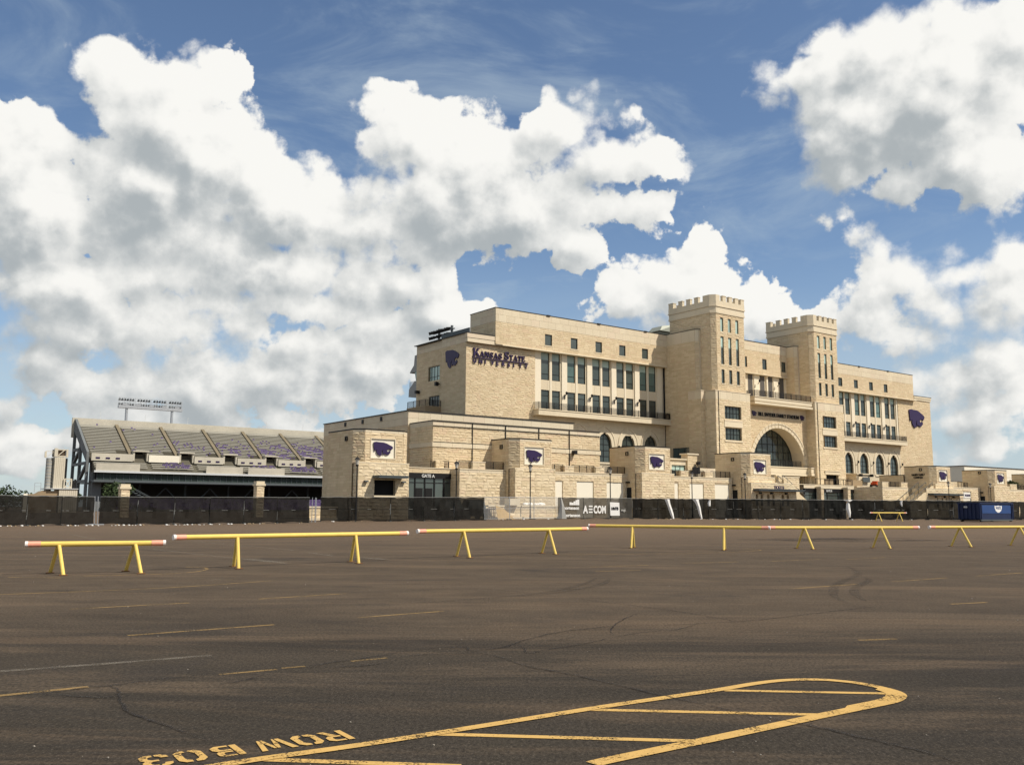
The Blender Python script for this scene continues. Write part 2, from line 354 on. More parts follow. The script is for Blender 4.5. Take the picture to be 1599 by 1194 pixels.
def text_mesh(body, size, depth=.06, bold=0.0, sx=1.0, spacing=1.0):
    cu = bpy.data.curves.new('t', 'FONT'); cu.body = body; cu.size = size; cu.extrude = depth / 2; cu.offset = bold; cu.space_character = spacing
    cu.resolution_u = 3
    o = bpy.data.objects.new('t', cu); COL.objects.link(o)
    dg = bpy.context.evaluated_depsgraph_get(); me = o.evaluated_get(dg).to_mesh()
    mb = MB(); mb.v = [tuple(v.co) for v in me.vertices]; mb.f = [tuple(p.vertices) for p in me.polygons]
    bpy.data.objects.remove(o); bpy.data.curves.remove(cu)
    x0 = min(v[0] for v in mb.v); mb.v = [((v[0] - x0) * sx, v[1], v[2]) for v in mb.v]
    mb.w = max(v[0] for v in mb.v); return mb
def place_on(mb, fr, a, z, d):             # text-space (x right, y up, z out) on a face frame
    out = []
    for x, y, w in mb.v: out.append(fr.at(a + x, z + y, d + w))
    mb.v = out; return mb
def poly_on(mb, fr, pts, d0, d1):          # extrude a face polygon
    n = len(pts); i = len(mb.v)
    mb.v += [fr.at(a, z, d0) for a, z in pts] + [fr.at(a, z, d1) for a, z in pts]
    mb.f.append(tuple(i + n + k for k in range(n)))
    for k in range(n): mb.f.append((i + k, i + (k + 1) % n, i + n + (k + 1) % n, i + n + k))

class Frame:
    """a vertical wall face: a along it, z up, d outwards"""
    def __init__(s, p, q):
        s.p = p; L = math.hypot(q[0] - p[0], q[1] - p[1]); s.L = L
        s.dx, s.dy = (q[0] - p[0]) / L, (q[1] - p[1]) / L; s.nx, s.ny = s.dy, -s.dx
    def at(s, a, z, d=0.0): return (s.p[0] + s.dx * a + s.nx * d, s.p[1] + s.dy * a + s.ny * d, z)
    def box(s, mb, a0, a1, z0, z1, d0, d1):
        mb.hexa((s.at(a0, z0, d1), s.at(a1, z0, d1), s.at(a1, z0, d0), s.at(a0, z0, d0)), (s.at(a0, z1, d1), s.at(a1, z1, d1), s.at(a1, z1, d0), s.at(a0, z1, d0)))

# holes: (a0, a1, z0, z1) or ('arch', ac, r, zspring, z0) with pointed factor
def arch_top(h, a):
    _, ac, hw, zs, z0, pt = h                # pt: pointedness, 0 = round
    x = abs(a - ac)
    if x >= hw: return zs
    Rr = hw * (1 + pt); return zs + math.sqrt(max(0, Rr * Rr - (x + Rr - hw) ** 2))
def in_hole(h, a, z):
    if h[0] == 'arch': return abs(a - h[1]) < h[2] and h[4] < z < arch_top(h, a)
    return h[0] < a < h[1] and h[2] < z < h[3]

def wall_sheet(mb, fr, a0, a1, z0, z1, holes=(), depth=.45):
    rects = [h for h in holes if h[0] != 'arch']; arches = [h for h in holes if h[0] == 'arch']
    A = sorted({a0, a1, *[x for h in rects for x in h[:2]], *[x for h in arches for x in (h[1] - h[2], h[1] + h[2])]})
    A = [x for x in A if a0 - 1e-6 <= x <= a1 + 1e-6]
    for i in range(len(A) - 1):
        l, r = A[i], A[i + 1]; c = (l + r) / 2
        ar = [h for h in arches if abs(c - h[1]) < h[2]]
        cuts = sorted([(h[2], h[3]) for h in rects if h[0] < c < h[1]])
        if ar:
            h = ar[0]; n = 20
            if h[4] > z0: mb.quad(fr.at(l, z0), fr.at(r, z0), fr.at(r, h[4]), fr.at(l, h[4]))
            for k in range(n):
                x0 = l + (r - l) * k / n; x1 = l + (r - l) * (k + 1) / n; t0 = arch_top(h, x0); t1 = arch_top(h, x1)
                mb.quad(fr.at(x0, t0), fr.at(x1, t1), fr.at(x1, z1), fr.at(x0, z1))
                mb.quad(fr.at(x0, t0), fr.at(x0, t0, -depth), fr.at(x1, t1, -depth), fr.at(x1, t1))
            for x in (l, r): mb.quad(fr.at(x, h[4]), fr.at(x, h[4], -depth), fr.at(x, h[3], -depth), fr.at(x, h[3]))
            mb.quad(fr.at(l, h[4]), fr.at(r, h[4]), fr.at(r, h[4], -depth), fr.at(l, h[4], -depth))
            continue
        z = z0
        for (b, t) in cuts:
            b = max(b, z0); t = min(t, z1)
            if b > z: mb.quad(fr.at(l, z), fr.at(r, z), fr.at(r, b), fr.at(l, b))
            mb.quad(fr.at(l, b), fr.at(r, b), fr.at(r, b, -depth), fr.at(l, b, -depth))
            mb.quad(fr.at(l, t), fr.at(l, t, -depth), fr.at(r, t, -depth), fr.at(r, t))
            for x in (l, r): mb.quad(fr.at(x, b), fr.at(x, b, -depth), fr.at(x, t, -depth), fr.at(x, t))
            z = t
        if z < z1: mb.quad(fr.at(l, z), fr.at(r, z), fr.at(r, z1), fr.at(l, z1))

def veneer(mb, fr, a0, a1, z0, z1, holes=(), course=.30, lens=(.5, 1.3), base=.03, amp=.05, joint=.018):
    n = max(1, round((z1 - z0) / course)); ch = (z1 - z0) / n
    for r in range(n):
        zb = z0 + r * ch; zt = zb + ch - joint; zc = (zb + zt) / 2
        a = a0 - random.random() * lens[0] * .9
        while a < a1:
            w = random.uniform(*lens); l = max(a, a0); e = min(a + w, a1); a += w
            if e - l < .06: continue
            segs = [(l, e - joint)]
            for h in holes:
                if h[0] == 'arch':
                    if any(in_hole(h, x, zc) for x in (l, (l + e) / 2, e)):
                        # clip horizontally against the arch at this height
                        new = []
                        for s0, s1 in segs:
                            k = 8; run = None
                            for j in range(k):
                                x = s0 + (s1 - s0) * (j + .5) / k; inside = in_hole(h, x, zc)
                                if not inside and run is None: run = s0 + (s1 - s0) * j / k
                                if inside and run is not None: new.append((run, s0 + (s1 - s0) * j / k)); run = None
                            if run is not None: new.append((run, s1))
                        segs = new
                elif h[2] < zc < h[3]:
                    new = []
                    for s0, s1 in segs:
                        if s1 <= h[0] or s0 >= h[1]: new.append((s0, s1)); continue
                        if s0 < h[0]: new.append((s0, h[0]))
                        if s1 > h[1]: new.append((h[1], s1))
                    segs = new
            for s0, s1 in segs:
                if s1 - s0 < .05: continue
                d = base + random.random() * amp * .45; i = len(mb.v)
                c = base + random.random() * amp + amp * .3
                ax = s0 + (s1 - s0) * random.uniform(.3, .7); azz = zb + (zt - zb) * random.uniform(.25, .75)
                t = [d + random.uniform(-.3, .3) * amp * .5 for _ in range(4)]
                mb.v += [fr.at(s0, zb, 0), fr.at(s1, zb, 0), fr.at(s1, zt, 0), fr.at(s0, zt, 0),
                         fr.at(s0, zb, t[0]), fr.at(s1, zb, t[1]), fr.at(s1, zt, t[2]), fr.at(s0, zt, t[3]), fr.at(ax, azz, c)]
                for q in ((0, 1, 5, 4), (1, 2, 6, 5), (2, 3, 7, 6), (3, 0, 4, 7), (4, 5, 8), (5, 6, 8), (6, 7, 8), (7, 4, 8)): mb.f.append(tuple(i + k for k in q))

def panels(mb, fr, a0, a1, z0, z1, holes=(), course=None, lens=(1.5, 1.8), d=.05):
    veneer(mb, fr, a0, a1, z0, z1, holes, course or (z1 - z0), lens, d, .004, .02)

class Vol:
    """collects the walls of one building: shared stone, cast stone, mortar, roof meshes"""
    def __init__(s): s.wall = MB(); s.st = MB(); s.rough = MB(); s.cast = MB(); s.roof = MB(); s.core = MB(); s.holes = []
    def face(s, p, q, bands, holes=(), z0=0, depth=.45):
        fr = Frame(p, q); zt = bands[-1][0]
        wall_sheet(s.wall, fr, 0, fr.L, z0, zt, holes, depth); z = z0
        for b in bands:
            top, kind = b[0], b[1]
            if kind == 'st': veneer(s.st, fr, 0, fr.L, z, top, holes)
            elif kind == 'fine': veneer(s.st, fr, 0, fr.L, z, top, holes, .30, (.6, 1.4), .02, .018)
            elif kind == 'rough': veneer(s.rough, fr, -.0, fr.L, z, top, holes, .36, (.5, 1.3), .03, .058, .018)
            elif kind == 'cast': panels(s.cast, fr, 0, fr.L, z, top, holes, b[2] if len(b) > 2 else None)
            elif kind == 'proud': panels(s.cast, fr, -.10, fr.L + .10, z, top, holes, b[2] if len(b) > 2 else None, d=.14)
            z = top
        return fr
    def build(s, root, off=(0, 0)):
        for mb, nm, mt_, k in ((s.wall, 'wall', 'mortar', None), (s.st, 'stone_veneer', 'limestone', 'stuff'), (s.rough, 'rough_stone_veneer', 'rough_limestone', 'stuff'),
                               (s.cast, 'cast_stone_band', 'cast_stone', 'stuff'), (s.roof, 'roof', 'coping', None), (s.core, 'inner_shell', 'core_dark', None)):
            if mb.v: mb.off(-off[0], -off[1]); mb.build(nm, mt_, root, kind=k)

def window(root, fr, a0, a1, z0, z1, rec=.16, nx=1, nz=1, off=(0, 0), fw=.07, blind=0, gl='glass', name='window', zs=None, arch=None):
    o_ = lambda mb: mb.off(-off[0], -off[1])
    f = MB()
    def bb(x0, x1, y0, y1, d0=-rec - .04, d1=-rec + .06): fr.box(f, x0, x1, y0, y1, d0, d1)
    if arch:
        h = arch; n = 18; e = fw
        pts = [(a0, z0)] + [(a0, h[3])] + [(a0 + (a1 - a0) * k / n, arch_top(h, a0 + (a1 - a0) * k / n)) for k in range(1, n)] + [(a1, h[3]), (a1, z0)]
        for k in range(len(pts) - 1):
            x, y = pts[k]; x2, y2 = pts[k + 1]; f.bar(fr.at(x, y, -rec), fr.at(x2, y2, -rec), fw * 1.6, .12)
        bb(a0, a1, z0, z0 + fw)
        for i in range(1, nx):
            x = a0 + (a1 - a0) * i / nx; bb(x - fw / 2, x + fw / 2, z0, arch_top(h, x))
        for j in range(1, nz):
            y = z0 + (arch_top(h, h[1]) - z0) * j / nz
            xs = [a0 + (a1 - a0) * k / 60 for k in range(61)]; ins = [x for x in xs if arch_top(h, x) > y or y < h[3]]
            if ins: bb(min(ins), max(ins), y - fw / 2, y + fw / 2)
        wf = o_(f).build(name, 'bronze_frame', root)
        rows = [z0 + (arch_top(h, h[1]) - z0) * j / nz for j in range(nz + 1)]
        for i in range(nx):
            xs_ = [a0 + (a1 - a0) * (i + q / 4) / nx for q in range(5)]
            for j in range(nz):
                tp = [max(rows[j], min(rows[j + 1] if j < nz - 1 else 1e9, arch_top(h, x) if a0 < x < a1 else h[3])) for x in xs_]
                if max(tp) - rows[j] < .05: continue
                g_ = MB(); g_.quad(fr.at(xs_[0], rows[j], -rec), fr.at(xs_[-1], rows[j], -rec), *[fr.at(x, t, -rec) for x, t in zip(xs_[::-1], tp[::-1])]); o_(g_).build('pane', gl, wf)
        return wf
    bb(a0, a1, z0, z0 + fw); bb(a0, a1, z1 - fw, z1); bb(a0, a0 + fw, z0 + fw, z1 - fw); bb(a1 - fw, a1, z0 + fw, z1 - fw)
    for i in range(1, nx):
        x = a0 + (a1 - a0) * i / nx; bb(x - fw / 2, x + fw / 2, z0 + fw, z1 - fw)
    ys = zs or [z0 + (z1 - z0) * j / nz for j in range(1, nz)]
    for y in ys:
        for i in range(nx):
            x0 = a0 + (a1 - a0) * i / nx + fw / 2; x1 = a0 + (a1 - a0) * (i + 1) / nx - fw / 2; bb(x0, x1, y - fw / 2, y + fw / 2, -rec - .03, -rec + .05)
    wf = o_(f).build(name, 'bronze_frame', root)
    zb = z1 - (z1 - z0) * blind
    if (nx * 1) <= 6:
        for i in range(nx):
            x0 = a0 + (a1 - a0) * i / nx; x1 = a0 + (a1 - a0) * (i + 1) / nx
            cuts = [z0] + [y for y in ys if z0 < y < zb - .05] + [zb]
            for q0, q1 in zip(cuts, cuts[1:]): g_ = MB(); g_.quad(fr.at(x0, q0, -rec), fr.at(x1, q0, -rec), fr.at(x1, q1, -rec), fr.at(x0, q1, -rec)); o_(g_).build('pane', gl, wf)
            if blind:
                g_ = MB(); g_.quad(fr.at(x0, zb, -rec), fr.at(x1, zb, -rec), fr.at(x1, z1, -rec), fr.at(x0, z1, -rec)); o_(g_).build('blind', 'glass_bright', wf)
    return wf

def railing(mb, p, q, z, h=1.08, step=1.5, mesh=.11, r=.03):
    p = Vector((p[0], p[1], z)); q = Vector((q[0], q[1], z)); L = (q - p).length; d = (q - p) / L
    up = Vector((0, 0, h)); mb.bar(p + up, q + up, .06); mb.bar(p + up * .88, q + up * .88, .03); mb.bar(p + Vector((0, 0, .1)), q + Vector((0, 0, .1)), .04)
    n = max(1, round(L / step))
    for i in range(n + 1): mb.bar(p + d * L * i / n, p + d * L * i / n + up, .07)
    k = int(L / mesh)
    for i in range(1, k):
        c = p + d * L * i / k; mb.quad(c + Vector((0, 0, .1)), c + d * .06 + Vector((0, 0, .1)), c + d * .06 + up * .88, c + up * .88)

# big cat emblem outline (x 0..1.5, y 0..1)
CAT = [(.07, .355), (.0, .92), (.07, .97), (.21, 1.0), (.38, .98), (.75, .965), (1.0, .89), (1.14, .82), (1.36, .72), (1.45, .64), (1.39, .51), (1.27, .425), (1.19, .53), (1.05, .47), (.97, .41), (1.02, .325), (1.14, .32), (1.22, .38), (1.27, .255), (1.17, .155), (1.045, .085),
       (.95, .09), (.82, .17), (.74, .09), (.70, .17), (.67, .30), (.71, .44), (.62, .34), (.59, .22), (.64, .07), (.58, .03), (.455, .0), (.33, .10), (.245, .227), (.22, .326), (.26, .43), (.17, .39)]
def emblem(root, fr, a, z, w, d0=.06, d1=.16, off=(0, 0), mir=False, h=None):
    k = w / 1.45; kh = (h or k); mb = MB()
    pts = [((a + x * k), z + y * kh) for x, y in CAT]
    if mir: pts = [(2 * a + w - x, y) for x, y in pts][::-1]
    bm = bmesh.new(); vs = [bm.verts.new(fr.at(x, y, d1)) for x, y in pts]; fc = bm.faces.new(vs); fc.normal_update()
    bmesh.ops.triangulate(bm, faces=bm.faces[:]); i = 0
    mb.v = [tuple(v.co) for v in bm.verts]; bm.verts.index_update(); mb.f = [tuple(v.index for v in f.verts) for f in bm.faces]; bm.free()
    n = len(pts); mb.v += [fr.at(x, y, d0) for x, y in pts]
    for k_ in range(n): mb.f.append((n + k_, n + (k_ + 1) % n, (k_ + 1) % n, k_))
    return mb.off(-off[0], -off[1]).build('cat_emblem', 'purple_paint', root)

# ================================================================== ground
gm_ = MB(); ys = [-60, 0, 20, 40, 60, 76, 80, 84, 88, 92, 96, 100, 104, 108, 112, 140, 200, 400, 3000]
xs = [-3000, -200, 0, 200, 3000]
for j in range(len(ys) - 1):
    for i in range(len(xs) - 1):
        gm_.quad((xs[i], ys[j], gz(ys[j])), (xs[i + 1], ys[j], gz(ys[j])), (xs[i + 1], ys[j + 1], gz(ys[j + 1])), (xs[i], ys[j + 1], gz(ys[j + 1])))
gr = gm_.build('ground', 'asphalt'); gr['kind'] = 'structure'

def ribbon(pts, w, z, mb, taper=False, wob=0.0, step=.25, closed=False):
    P = [Vector(p) for p in pts]; fine = []
    for a, b in zip(P, P[1:]):
        n = max(1, int((b - a).length / step))
        for k in range(n): fine.append(a.lerp(b, k / n))
    fine.append(P[-1]); L = []; Rr = []; N = len(fine)
    for i, p in enumerate(fine):
        d = (fine[min(i + 1, N - 1)] - fine[max(i - 1, 0)]).normalized(); nrm = Vector((-d.y, d.x))
        p = p + nrm * random.uniform(-wob, wob)
        ww = w / 2 * (1 + (random.uniform(-.5, .5) if wob else 0))
        if taper: ww *= min(1, .15 + 3 * min(i, N - 1 - i) / max(1, N))
        L.append(p + nrm * ww); Rr.append(p - nrm * ww)
    for i in range(N - 1):
        mb.quad((Rr[i].x, Rr[i].y, z), (Rr[i + 1].x, Rr[i + 1].y, z), (L[i + 1].x, L[i + 1].y, z), (L[i].x, L[i].y, z))
def smooth_pts(pts, n=5):
    P = [Vector(p) for p in pts]; out = []
    for i in range(len(P) - 1):
        p0 = P[max(i - 1, 0)]; p1 = P[i]; p2 = P[i + 1]; p3 = P[min(i + 2, len(P) - 1)]
        for k in range(n):
            t = k / n; out.append(.5 * ((2 * p1) + (p2 - p0) * t + (2 * p0 - 5 * p1 + 4 * p2 - p3) * t * t + (3 * p1 - p0 - 3 * p2 + p3) * t ** 3))
    out.append(P[-1]); return out
PAINT = {}
island = [(-1.91, 5.98), (-1.59, 6.2), (-0.88, 6.65), (0.68, 7.76), (1.34, 8.2), (1.86, 8.55), (2.22, 8.82), (2.51, 8.99), (2.77, 9.06), (3.04, 9.04), (3.28, 8.88), (3.42, 8.64), (3.47, 8.43), (3.43, 8.24), (3.3, 8.05), (3.15, 7.92), (2.8, 7.67), (2.44, 7.41), (1.72, 6.88), (1.34, 6.6), (1.14, 6.46), (0.67, 6.12), (0.56, 6.03)]
hatch = [[(1.91, 8.49), (3.4, 8.38)], [(0.56, 7.67), (2.5, 7.52)], [(-0.61, 6.84), (1.3, 6.67)], [(-1.65, 6.15), (-0.31, 6.01)]]
yellow = [[(-9.32, 17.09), (-6.97, 18.6), (-5.28, 20.59)], [(-6.93, 14.74), (-5.42, 15.8)], [(-4.44, 16.52), (-3.11, 17.64)], [(-4.8, 11.81), (-3.26, 12.96)], [(-2.24, 13.83), (-1.06, 14.74)], [(-4.35, 8.09), (-3.78, 8.5)], [(-2.81, 9.14), (-2.33, 9.44)], [(-2.3, 9.51), (-2.09, 9.63)], [(-1.68, 9.95), (-1.33, 10.18)], [(-11.42, 21.2), (-10.15, 21.1)], [(-9.94, 21.71), (-8.44, 22.45), (-7.91, 23.16), (-7.88, 24.13), (-8.2, 24.89), (-8.76, 25.11)], [(-1.08, 31.4), (0.47, 31.35)], [(1.58, 32.77), (7.23, 34.8), (9.71, 36.93), (10.05, 37.83), (9.56, 38.37)], [(2.18, 26.02), (3.98, 27.05)], [(5.14, 28.1), (7.04, 28.95)], [(8.21, 29.41), (10.18, 30.7)], [(11.1, 30.79), (12.95, 32.18)], [(5.75, 19.22), (7.55, 20.46)], [(8.67, 21.25), (10.52, 22.54)], [(11.62, 23.26), (13.45, 24.55)], [(2.19, 24.18), (3.44, 24.78)], [(7.63, 16.26), (8.43, 16.6)], [(4.33, 11.74), (4.85, 11.86)], [(19.39, 37.2), (22.82, 39.34)]]
white = [[(-31.24, 60.08), (-26.64, 53.47)], [(-25.49, 53.68), (-20.37, 45.58)], [(-15.55, 37.74), (-11.08, 32.33), (-6.44, 26.76)], [(-8.32, 29.3), (-6.73, 27.37)], [(-15.01, 43.71), (-8.18, 35.14)], [(-7.37, 33.68), (-5.95, 31.12)], [(-4.94, 30.4), (-3.94, 29.35)], [(14.39, 43.79), (15.91, 40.74)], [(8.06, 40.09), (10.82, 41.12)], [(18.97, 42.89), (20.18, 42.32)], [(-6.66, 20.77), (-6.44, 20.97)], [(-4.99, 9.25), (-4.08, 9.77), (-3.26, 10.29)]]
crack = [[(-4.34, 8.09), (-3.98, 8.24), (-3.76, 8.46), (-3.59, 8.56), (-3.32, 8.82), (-2.83, 9.17)], [(-4.09, 8.18), (-3.72, 8.07), (-3.45, 8.03), (-3.31, 8.08)], [(-3.61, 8.56), (-3.44, 8.33), (-3.3, 8.04), (-3.0, 7.47), (-2.63, 7.14), (-2.34, 6.86), (-2.08, 6.58)], [(-2.66, 8.62), (-2.47, 8.84), (-2.4, 9.04)], [(-2.44, 9.46), (-2.06, 9.63), (-1.76, 9.95), (-1.43, 10.3), (-1.14, 10.67)], [(-2.05, 9.55), (-1.55, 9.64), (-1.22, 9.94)], [(-1.4, 10.48), (-1.09, 10.77), (-0.81, 10.92), (-0.51, 10.93), (-0.44, 10.7), (-0.07, 11.0), (0.21, 11.65), (0.7, 12.38), (1.43, 12.94), (2.17, 13.11), (2.96, 13.43), (3.46, 13.7), (4.31, 14.28)], [(-1.35, 10.13), (-0.94, 10.41), (-0.46, 10.51), (-0.32, 10.52)], [(-0.53, 10.7), (-0.21, 10.43), (0.18, 9.69), (0.57, 9.27), (0.96, 8.75), (1.23, 8.34), (1.36, 8.18), (1.56, 7.92), (1.89, 7.54)], [(-0.04, 11.31), (0.14, 11.01), (0.19, 10.53), (0.43, 10.82), (0.95, 11.35), (1.24, 11.8)], [(1.3, 12.03), (1.38, 12.8), (1.57, 13.52), (2.03, 14.69)], [(0.34, 11.54), (0.59, 11.59), (0.79, 11.78)], [(0.97, 17.15), (1.78, 16.05), (2.5, 15.08), (3.08, 13.99), (3.36, 13.6)], [(2.9, 14.08), (3.15, 13.87), (3.34, 13.56), (4.3, 14.29), (5.75, 15.45), (6.46, 15.83)], [(1.6, 7.86), (1.88, 7.51), (2.15, 7.24), (2.39, 6.96), (2.62, 6.62), (2.74, 6.45), (2.85, 6.25), (2.87, 6.12)], [(1.24, 11.8), (1.7, 12.29), (2.27, 12.7), (2.73, 13.42)], [(-2.14, 19.82), (-1.29, 19.23), (-0.07, 18.41), (0.51, 17.63)]]
tyre = [[(-2.11, 15.64), (-1.29, 16.11), (-0.43, 16.83), (0.32, 17.52), (1.06, 18.77), (1.66, 20.41), (2.02, 21.93)], [(0.5, 17.38), (1.37, 18.79), (1.96, 20.09), (2.3, 21.71)], [(9.69, 26.93), (9.23, 24.98), (8.65, 23.29), (7.16, 20.48), (6.48, 18.79), (6.02, 17.37), (5.83, 16.17)], [(8.53, 22.54), (8.23, 21.48), (7.13, 19.35), (6.57, 17.84), (6.29, 16.57)]]
def mark(mb, name, m_):
    o = mb.build(name, m_, gr); return o
m_ = MB()
for c in crack: ribbon(smooth_pts(c), .028, .009, m_, True, .014, .10)
mark(m_, 'tar_crack', 'tar_crack')['kind'] = 'stuff'
m_ = MB()
for c in tyre: ribbon(smooth_pts(c, 8), .20, .0125, m_, True, 0, .3)
mark(m_, 'tyre_mark', 'tyre_rubber')
for k, c in enumerate(white):
    m_ = MB(); ribbon(c, .11 if k not in (3, 6) else .3, .004, m_); mark(m_, 'white_line', 'line_white')
for k, c in enumerate(yellow):
    m_ = MB(); ribbon(smooth_pts(c) if len(c) > 2 else c, .085 if k not in (6, 7, 8) else .06, .004, m_); mark(m_, 'yellow_line', 'line_yellow_faded')
m_ = MB(); I = smooth_pts(island, 5); N = len(I)
# outline: slimmer along the far side, thicker round the nose and the near side
prev = None
for i, p in enumerate(I):
    d = (I[min(i + 1, N - 1)] - I[max(i - 1, 0)]).normalized(); nrm = Vector((-d.y, d.x)); t = i / N
    w = .095 if t < .5 else .115
    if .5 < t < .72: w = .16
    a, b = p + nrm * .012, p - nrm * w
    if prev: m_.quad((prev[1].x, prev[1].y, .0075), (b.x, b.y, .0075), (a.x, a.y, .0075), (prev[0].x, prev[0].y, .0075))
    prev = (a, b)
mark(m_, 'island_outline', 'line_yellow')
for h in hatch:
    m_ = MB(); ribbon(h, .085, .004, m_); mark(m_, 'hatch_stripe', 'line_yellow')
m_ = MB()
for k in range(26):
    t = random.random(); cx, cy = (14.5 + t * 9 + random.uniform(-.5, .5), 50 + random.uniform(-2.5, 2.5) + t * 3); r1 = random.uniform(.3, 1.3)
    flat = [(cx + r1 * 1.6 * math.cos(a) * random.uniform(.6, 1.2), cy + r1 * math.sin(a) * random.uniform(.6, 1.2)) for a in [2 * math.pi * q / 11 for q in range(11)]]
    m_.quad(*[(x, y, .004 + k * .0006) for x, y in flat])
mark(m_, 'oil_stain', 'tyre_rubber')['kind'] = 'stuff'
# stencilled row marker, read from the far side: glyph polygons on a 1 x 1.9 cell with stencil breaks
GL = {
 'R': [[(0, 0), (.26, 0), (.26, 1), (0, 1)], [(.33, 1), (.78, 1), (.98, .86), (.98, .62), (.82, .48), (.33, .48), (.33, .60), (.66, .60), (.72, .66), (.72, .82), (.66, .88), (.33, .88)], [(.44, .45), (.70, .45), (1, 0), (.72, 0)]],
 'O': [[(.44, 0), (.44, .14), (.30, .22), (.26, .3), (.26, .7), (.30, .78), (.44, .86), (.44, 1), (.2, 1), (0, .82), (0, .18), (.2, 0)], [(.56, 0), (.8, 0), (1, .18), (1, .82), (.8, 1), (.56, 1), (.56, .86), (.70, .78), (.74, .7), (.74, .3), (.70, .22), (.56, .14)]],
 'W': [[(0, 1), (.18, 1), (.32, .2), (.32, 0), (.20, 0)], [(.36, 0), (.40, 0), (.52, .6), (.52, .85), (.44, .85), (.36, .42)], [(.55, .85), (.55, .6), (.66, 0), (.72, 0), (.72, .3), (.62, .85)], [(.76, 0), (.82, 0), (1, 1), (.84, 1), (.74, .3)]],
 'B': [[(0, 0), (.26, 0), (.26, 1), (0, 1)], [(.33, 1), (.78, 1), (.95, .86), (.95, .64), (.84, .53), (.33, .53), (.33, .63), (.64, .63), (.70, .69), (.70, .82), (.64, .88), (.33, .88)], [(.33, 0), (.80, 0), (1, .14), (1, .36), (.86, .48), (.33, .48), (.33, .38), (.66, .38), (.72, .32), (.72, .18), (.66, .12), (.33, .12)]],
 '3': [[(0, .72), (.26, .72), (.32, .84), (.44, .87), (.44, 1), (.22, 1), (.04, .88)], [(.52, 1), (.8, 1), (1, .86), (1, .62), (.86, .5), (1, .38), (1, .14), (.8, 0), (.52, 0), (.52, .13), (.66, .16), (.73, .24), (.73, .36), (.62, .44), (.4, .44), (.4, .56), (.62, .56), (.73, .64), (.73, .78), (.66, .86), (.52, .87)], [(0, .28), (.26, .28), (.32, .16), (.44, .13), (.44, 0), (.22, 0), (.04, .12)]]}
GL['0'] = GL['O']
tx = Vector((-.837, -.548)); ty = Vector((.548, -.837)); org = Vector((-1.245, 6.915))
def flat_poly(mb, pts, z):
    bm = bmesh.new(); vs = [bm.verts.new((x, y, z)) for x, y in pts]; f = bm.faces.new(vs); f.normal_update(); bmesh.ops.triangulate(bm, faces=[f]); bm.verts.index_update(); i = len(mb.v)
    mb.v += [tuple(v.co) for v in bm.verts]; mb.f += [tuple(i + v.index for v in f.verts) for f in bm.faces]; bm.free()
for ch, a0, w in (('R', -.01, .18), ('O', .20, .18), ('W', .40, .25), ('B', .75, .18), ('0', .99, .18), ('3', 1.20, .18)):
    m_ = MB()
    for pg in GL[ch]: flat_poly(m_, [tuple(org + tx * (a0 + x * w) + ty * (y * .285)) for x, y in pg], .007)
    mark(m_, 'stencil_letter', 'line_yellow')
# scattered grit on the asphalt
m_ = MB()
for k in range(150):
    y = 6 + random.random() ** 1.6 * 34; x = random.uniform(-.6, .6) * y * 1.1; s = random.uniform(.003, .009) * (1 + .02 * y)
    m_.sphere((x, y, s * .5), s, 5, 3, .6)
g_ = m_.build('gravel', 'stone_pebble'); g_['kind'] = 'stuff'; g_['label'] = 'loose grit scattered over the asphalt parking lot'; g_['category'] = 'gravel'

# ================================================================== stadium building
OB = (90, 25)
SB = thing('stadium_building', 'tall tan limestone stadium building with twin battlement towers and great arch', 'stadium', *OB)
V = Vol(); off = OB
def bld(mb, name, m_, root=None, kind=None, o=None): 
    o = o or off; return mb.off(-o[0], -o[1]).build(name, m_, root or SB, kind=kind)
def boxp(name, m_, x0, x1, y0, y1, z0, z1, root=None):
    mb = MB(); mb.box(x0, x1, y0, y1, z0, z1); return bld(mb, name, m_, root)
# cores
for b in ((30.2, 42.5, 25.5, 39.7, 0, 27.5), (35, 151, 25.9, 31.0, 0, 32.0), (42, 151, 25.9, 39.7, 0, 27.0), (72.6, 98.3, 19.75, 26, 0, 32.1), (72.9, 79.7, 14.7, 24.0, 0, 36.9), (99.95, 106.9, 14.7, 24.0, 0, 36.9),
          (72.0, 73.5, 17.3, 26, 0, 32.0), (99.1, 100.2, 17.3, 26, 0, 32.0), (106.9, 108, 17.3, 26, 0, 32.0), (146.5, 158.7, 25.9, 39.7, 0, 27.5)): V.core.box(*b)
# --- left wing end block
bandA = [(26.4, 'st'), (27.1, 'proud'), (27.8, 'proud')]
hA = [(39.9 - 36.2, 39.9 - 32.75, 21.5, 23.85), (39.9 - 35.9, 39.9 - 32.7, 16.9, 19.1)]
frAb = V.face((29.75, 39.9), (29.75, 31.8), [(26.4, 'fine'), (27.1, 'cast'), (27.7, 'cast')], hA)
frAs = V.face((29.5, 31.8), (29.5, 25), [(26.4, 'fine'), (27.1, 'cast'), (27.8, 'cast')])
frA = V.face((29.5, 25), (42.62, 25), [(26.35, 'st')])
fr = Frame((29.5, 24.86), (35.6, 24.86))
V.cast.box(29.38, 35.65, 24.42, 25.0, 26.4, 27.0); V.cast.box(29.30, 35.72, 24.36, 25.0, 27.04, 27.72)
V.roof.box(29.2, 35.8, 24.3, 40, 27.74, 27.84)
for h in hA: window(SB, frAb, *h, nx=4, nz=1, zs=[h[2] + .7], off=off, rec=.15, gl='glass_bright' if h[2] > 20 else 'glass')
emblem(SB, frAs, 31.8 - 30.6, 22.9, 3.9, off=off, h=2.85)
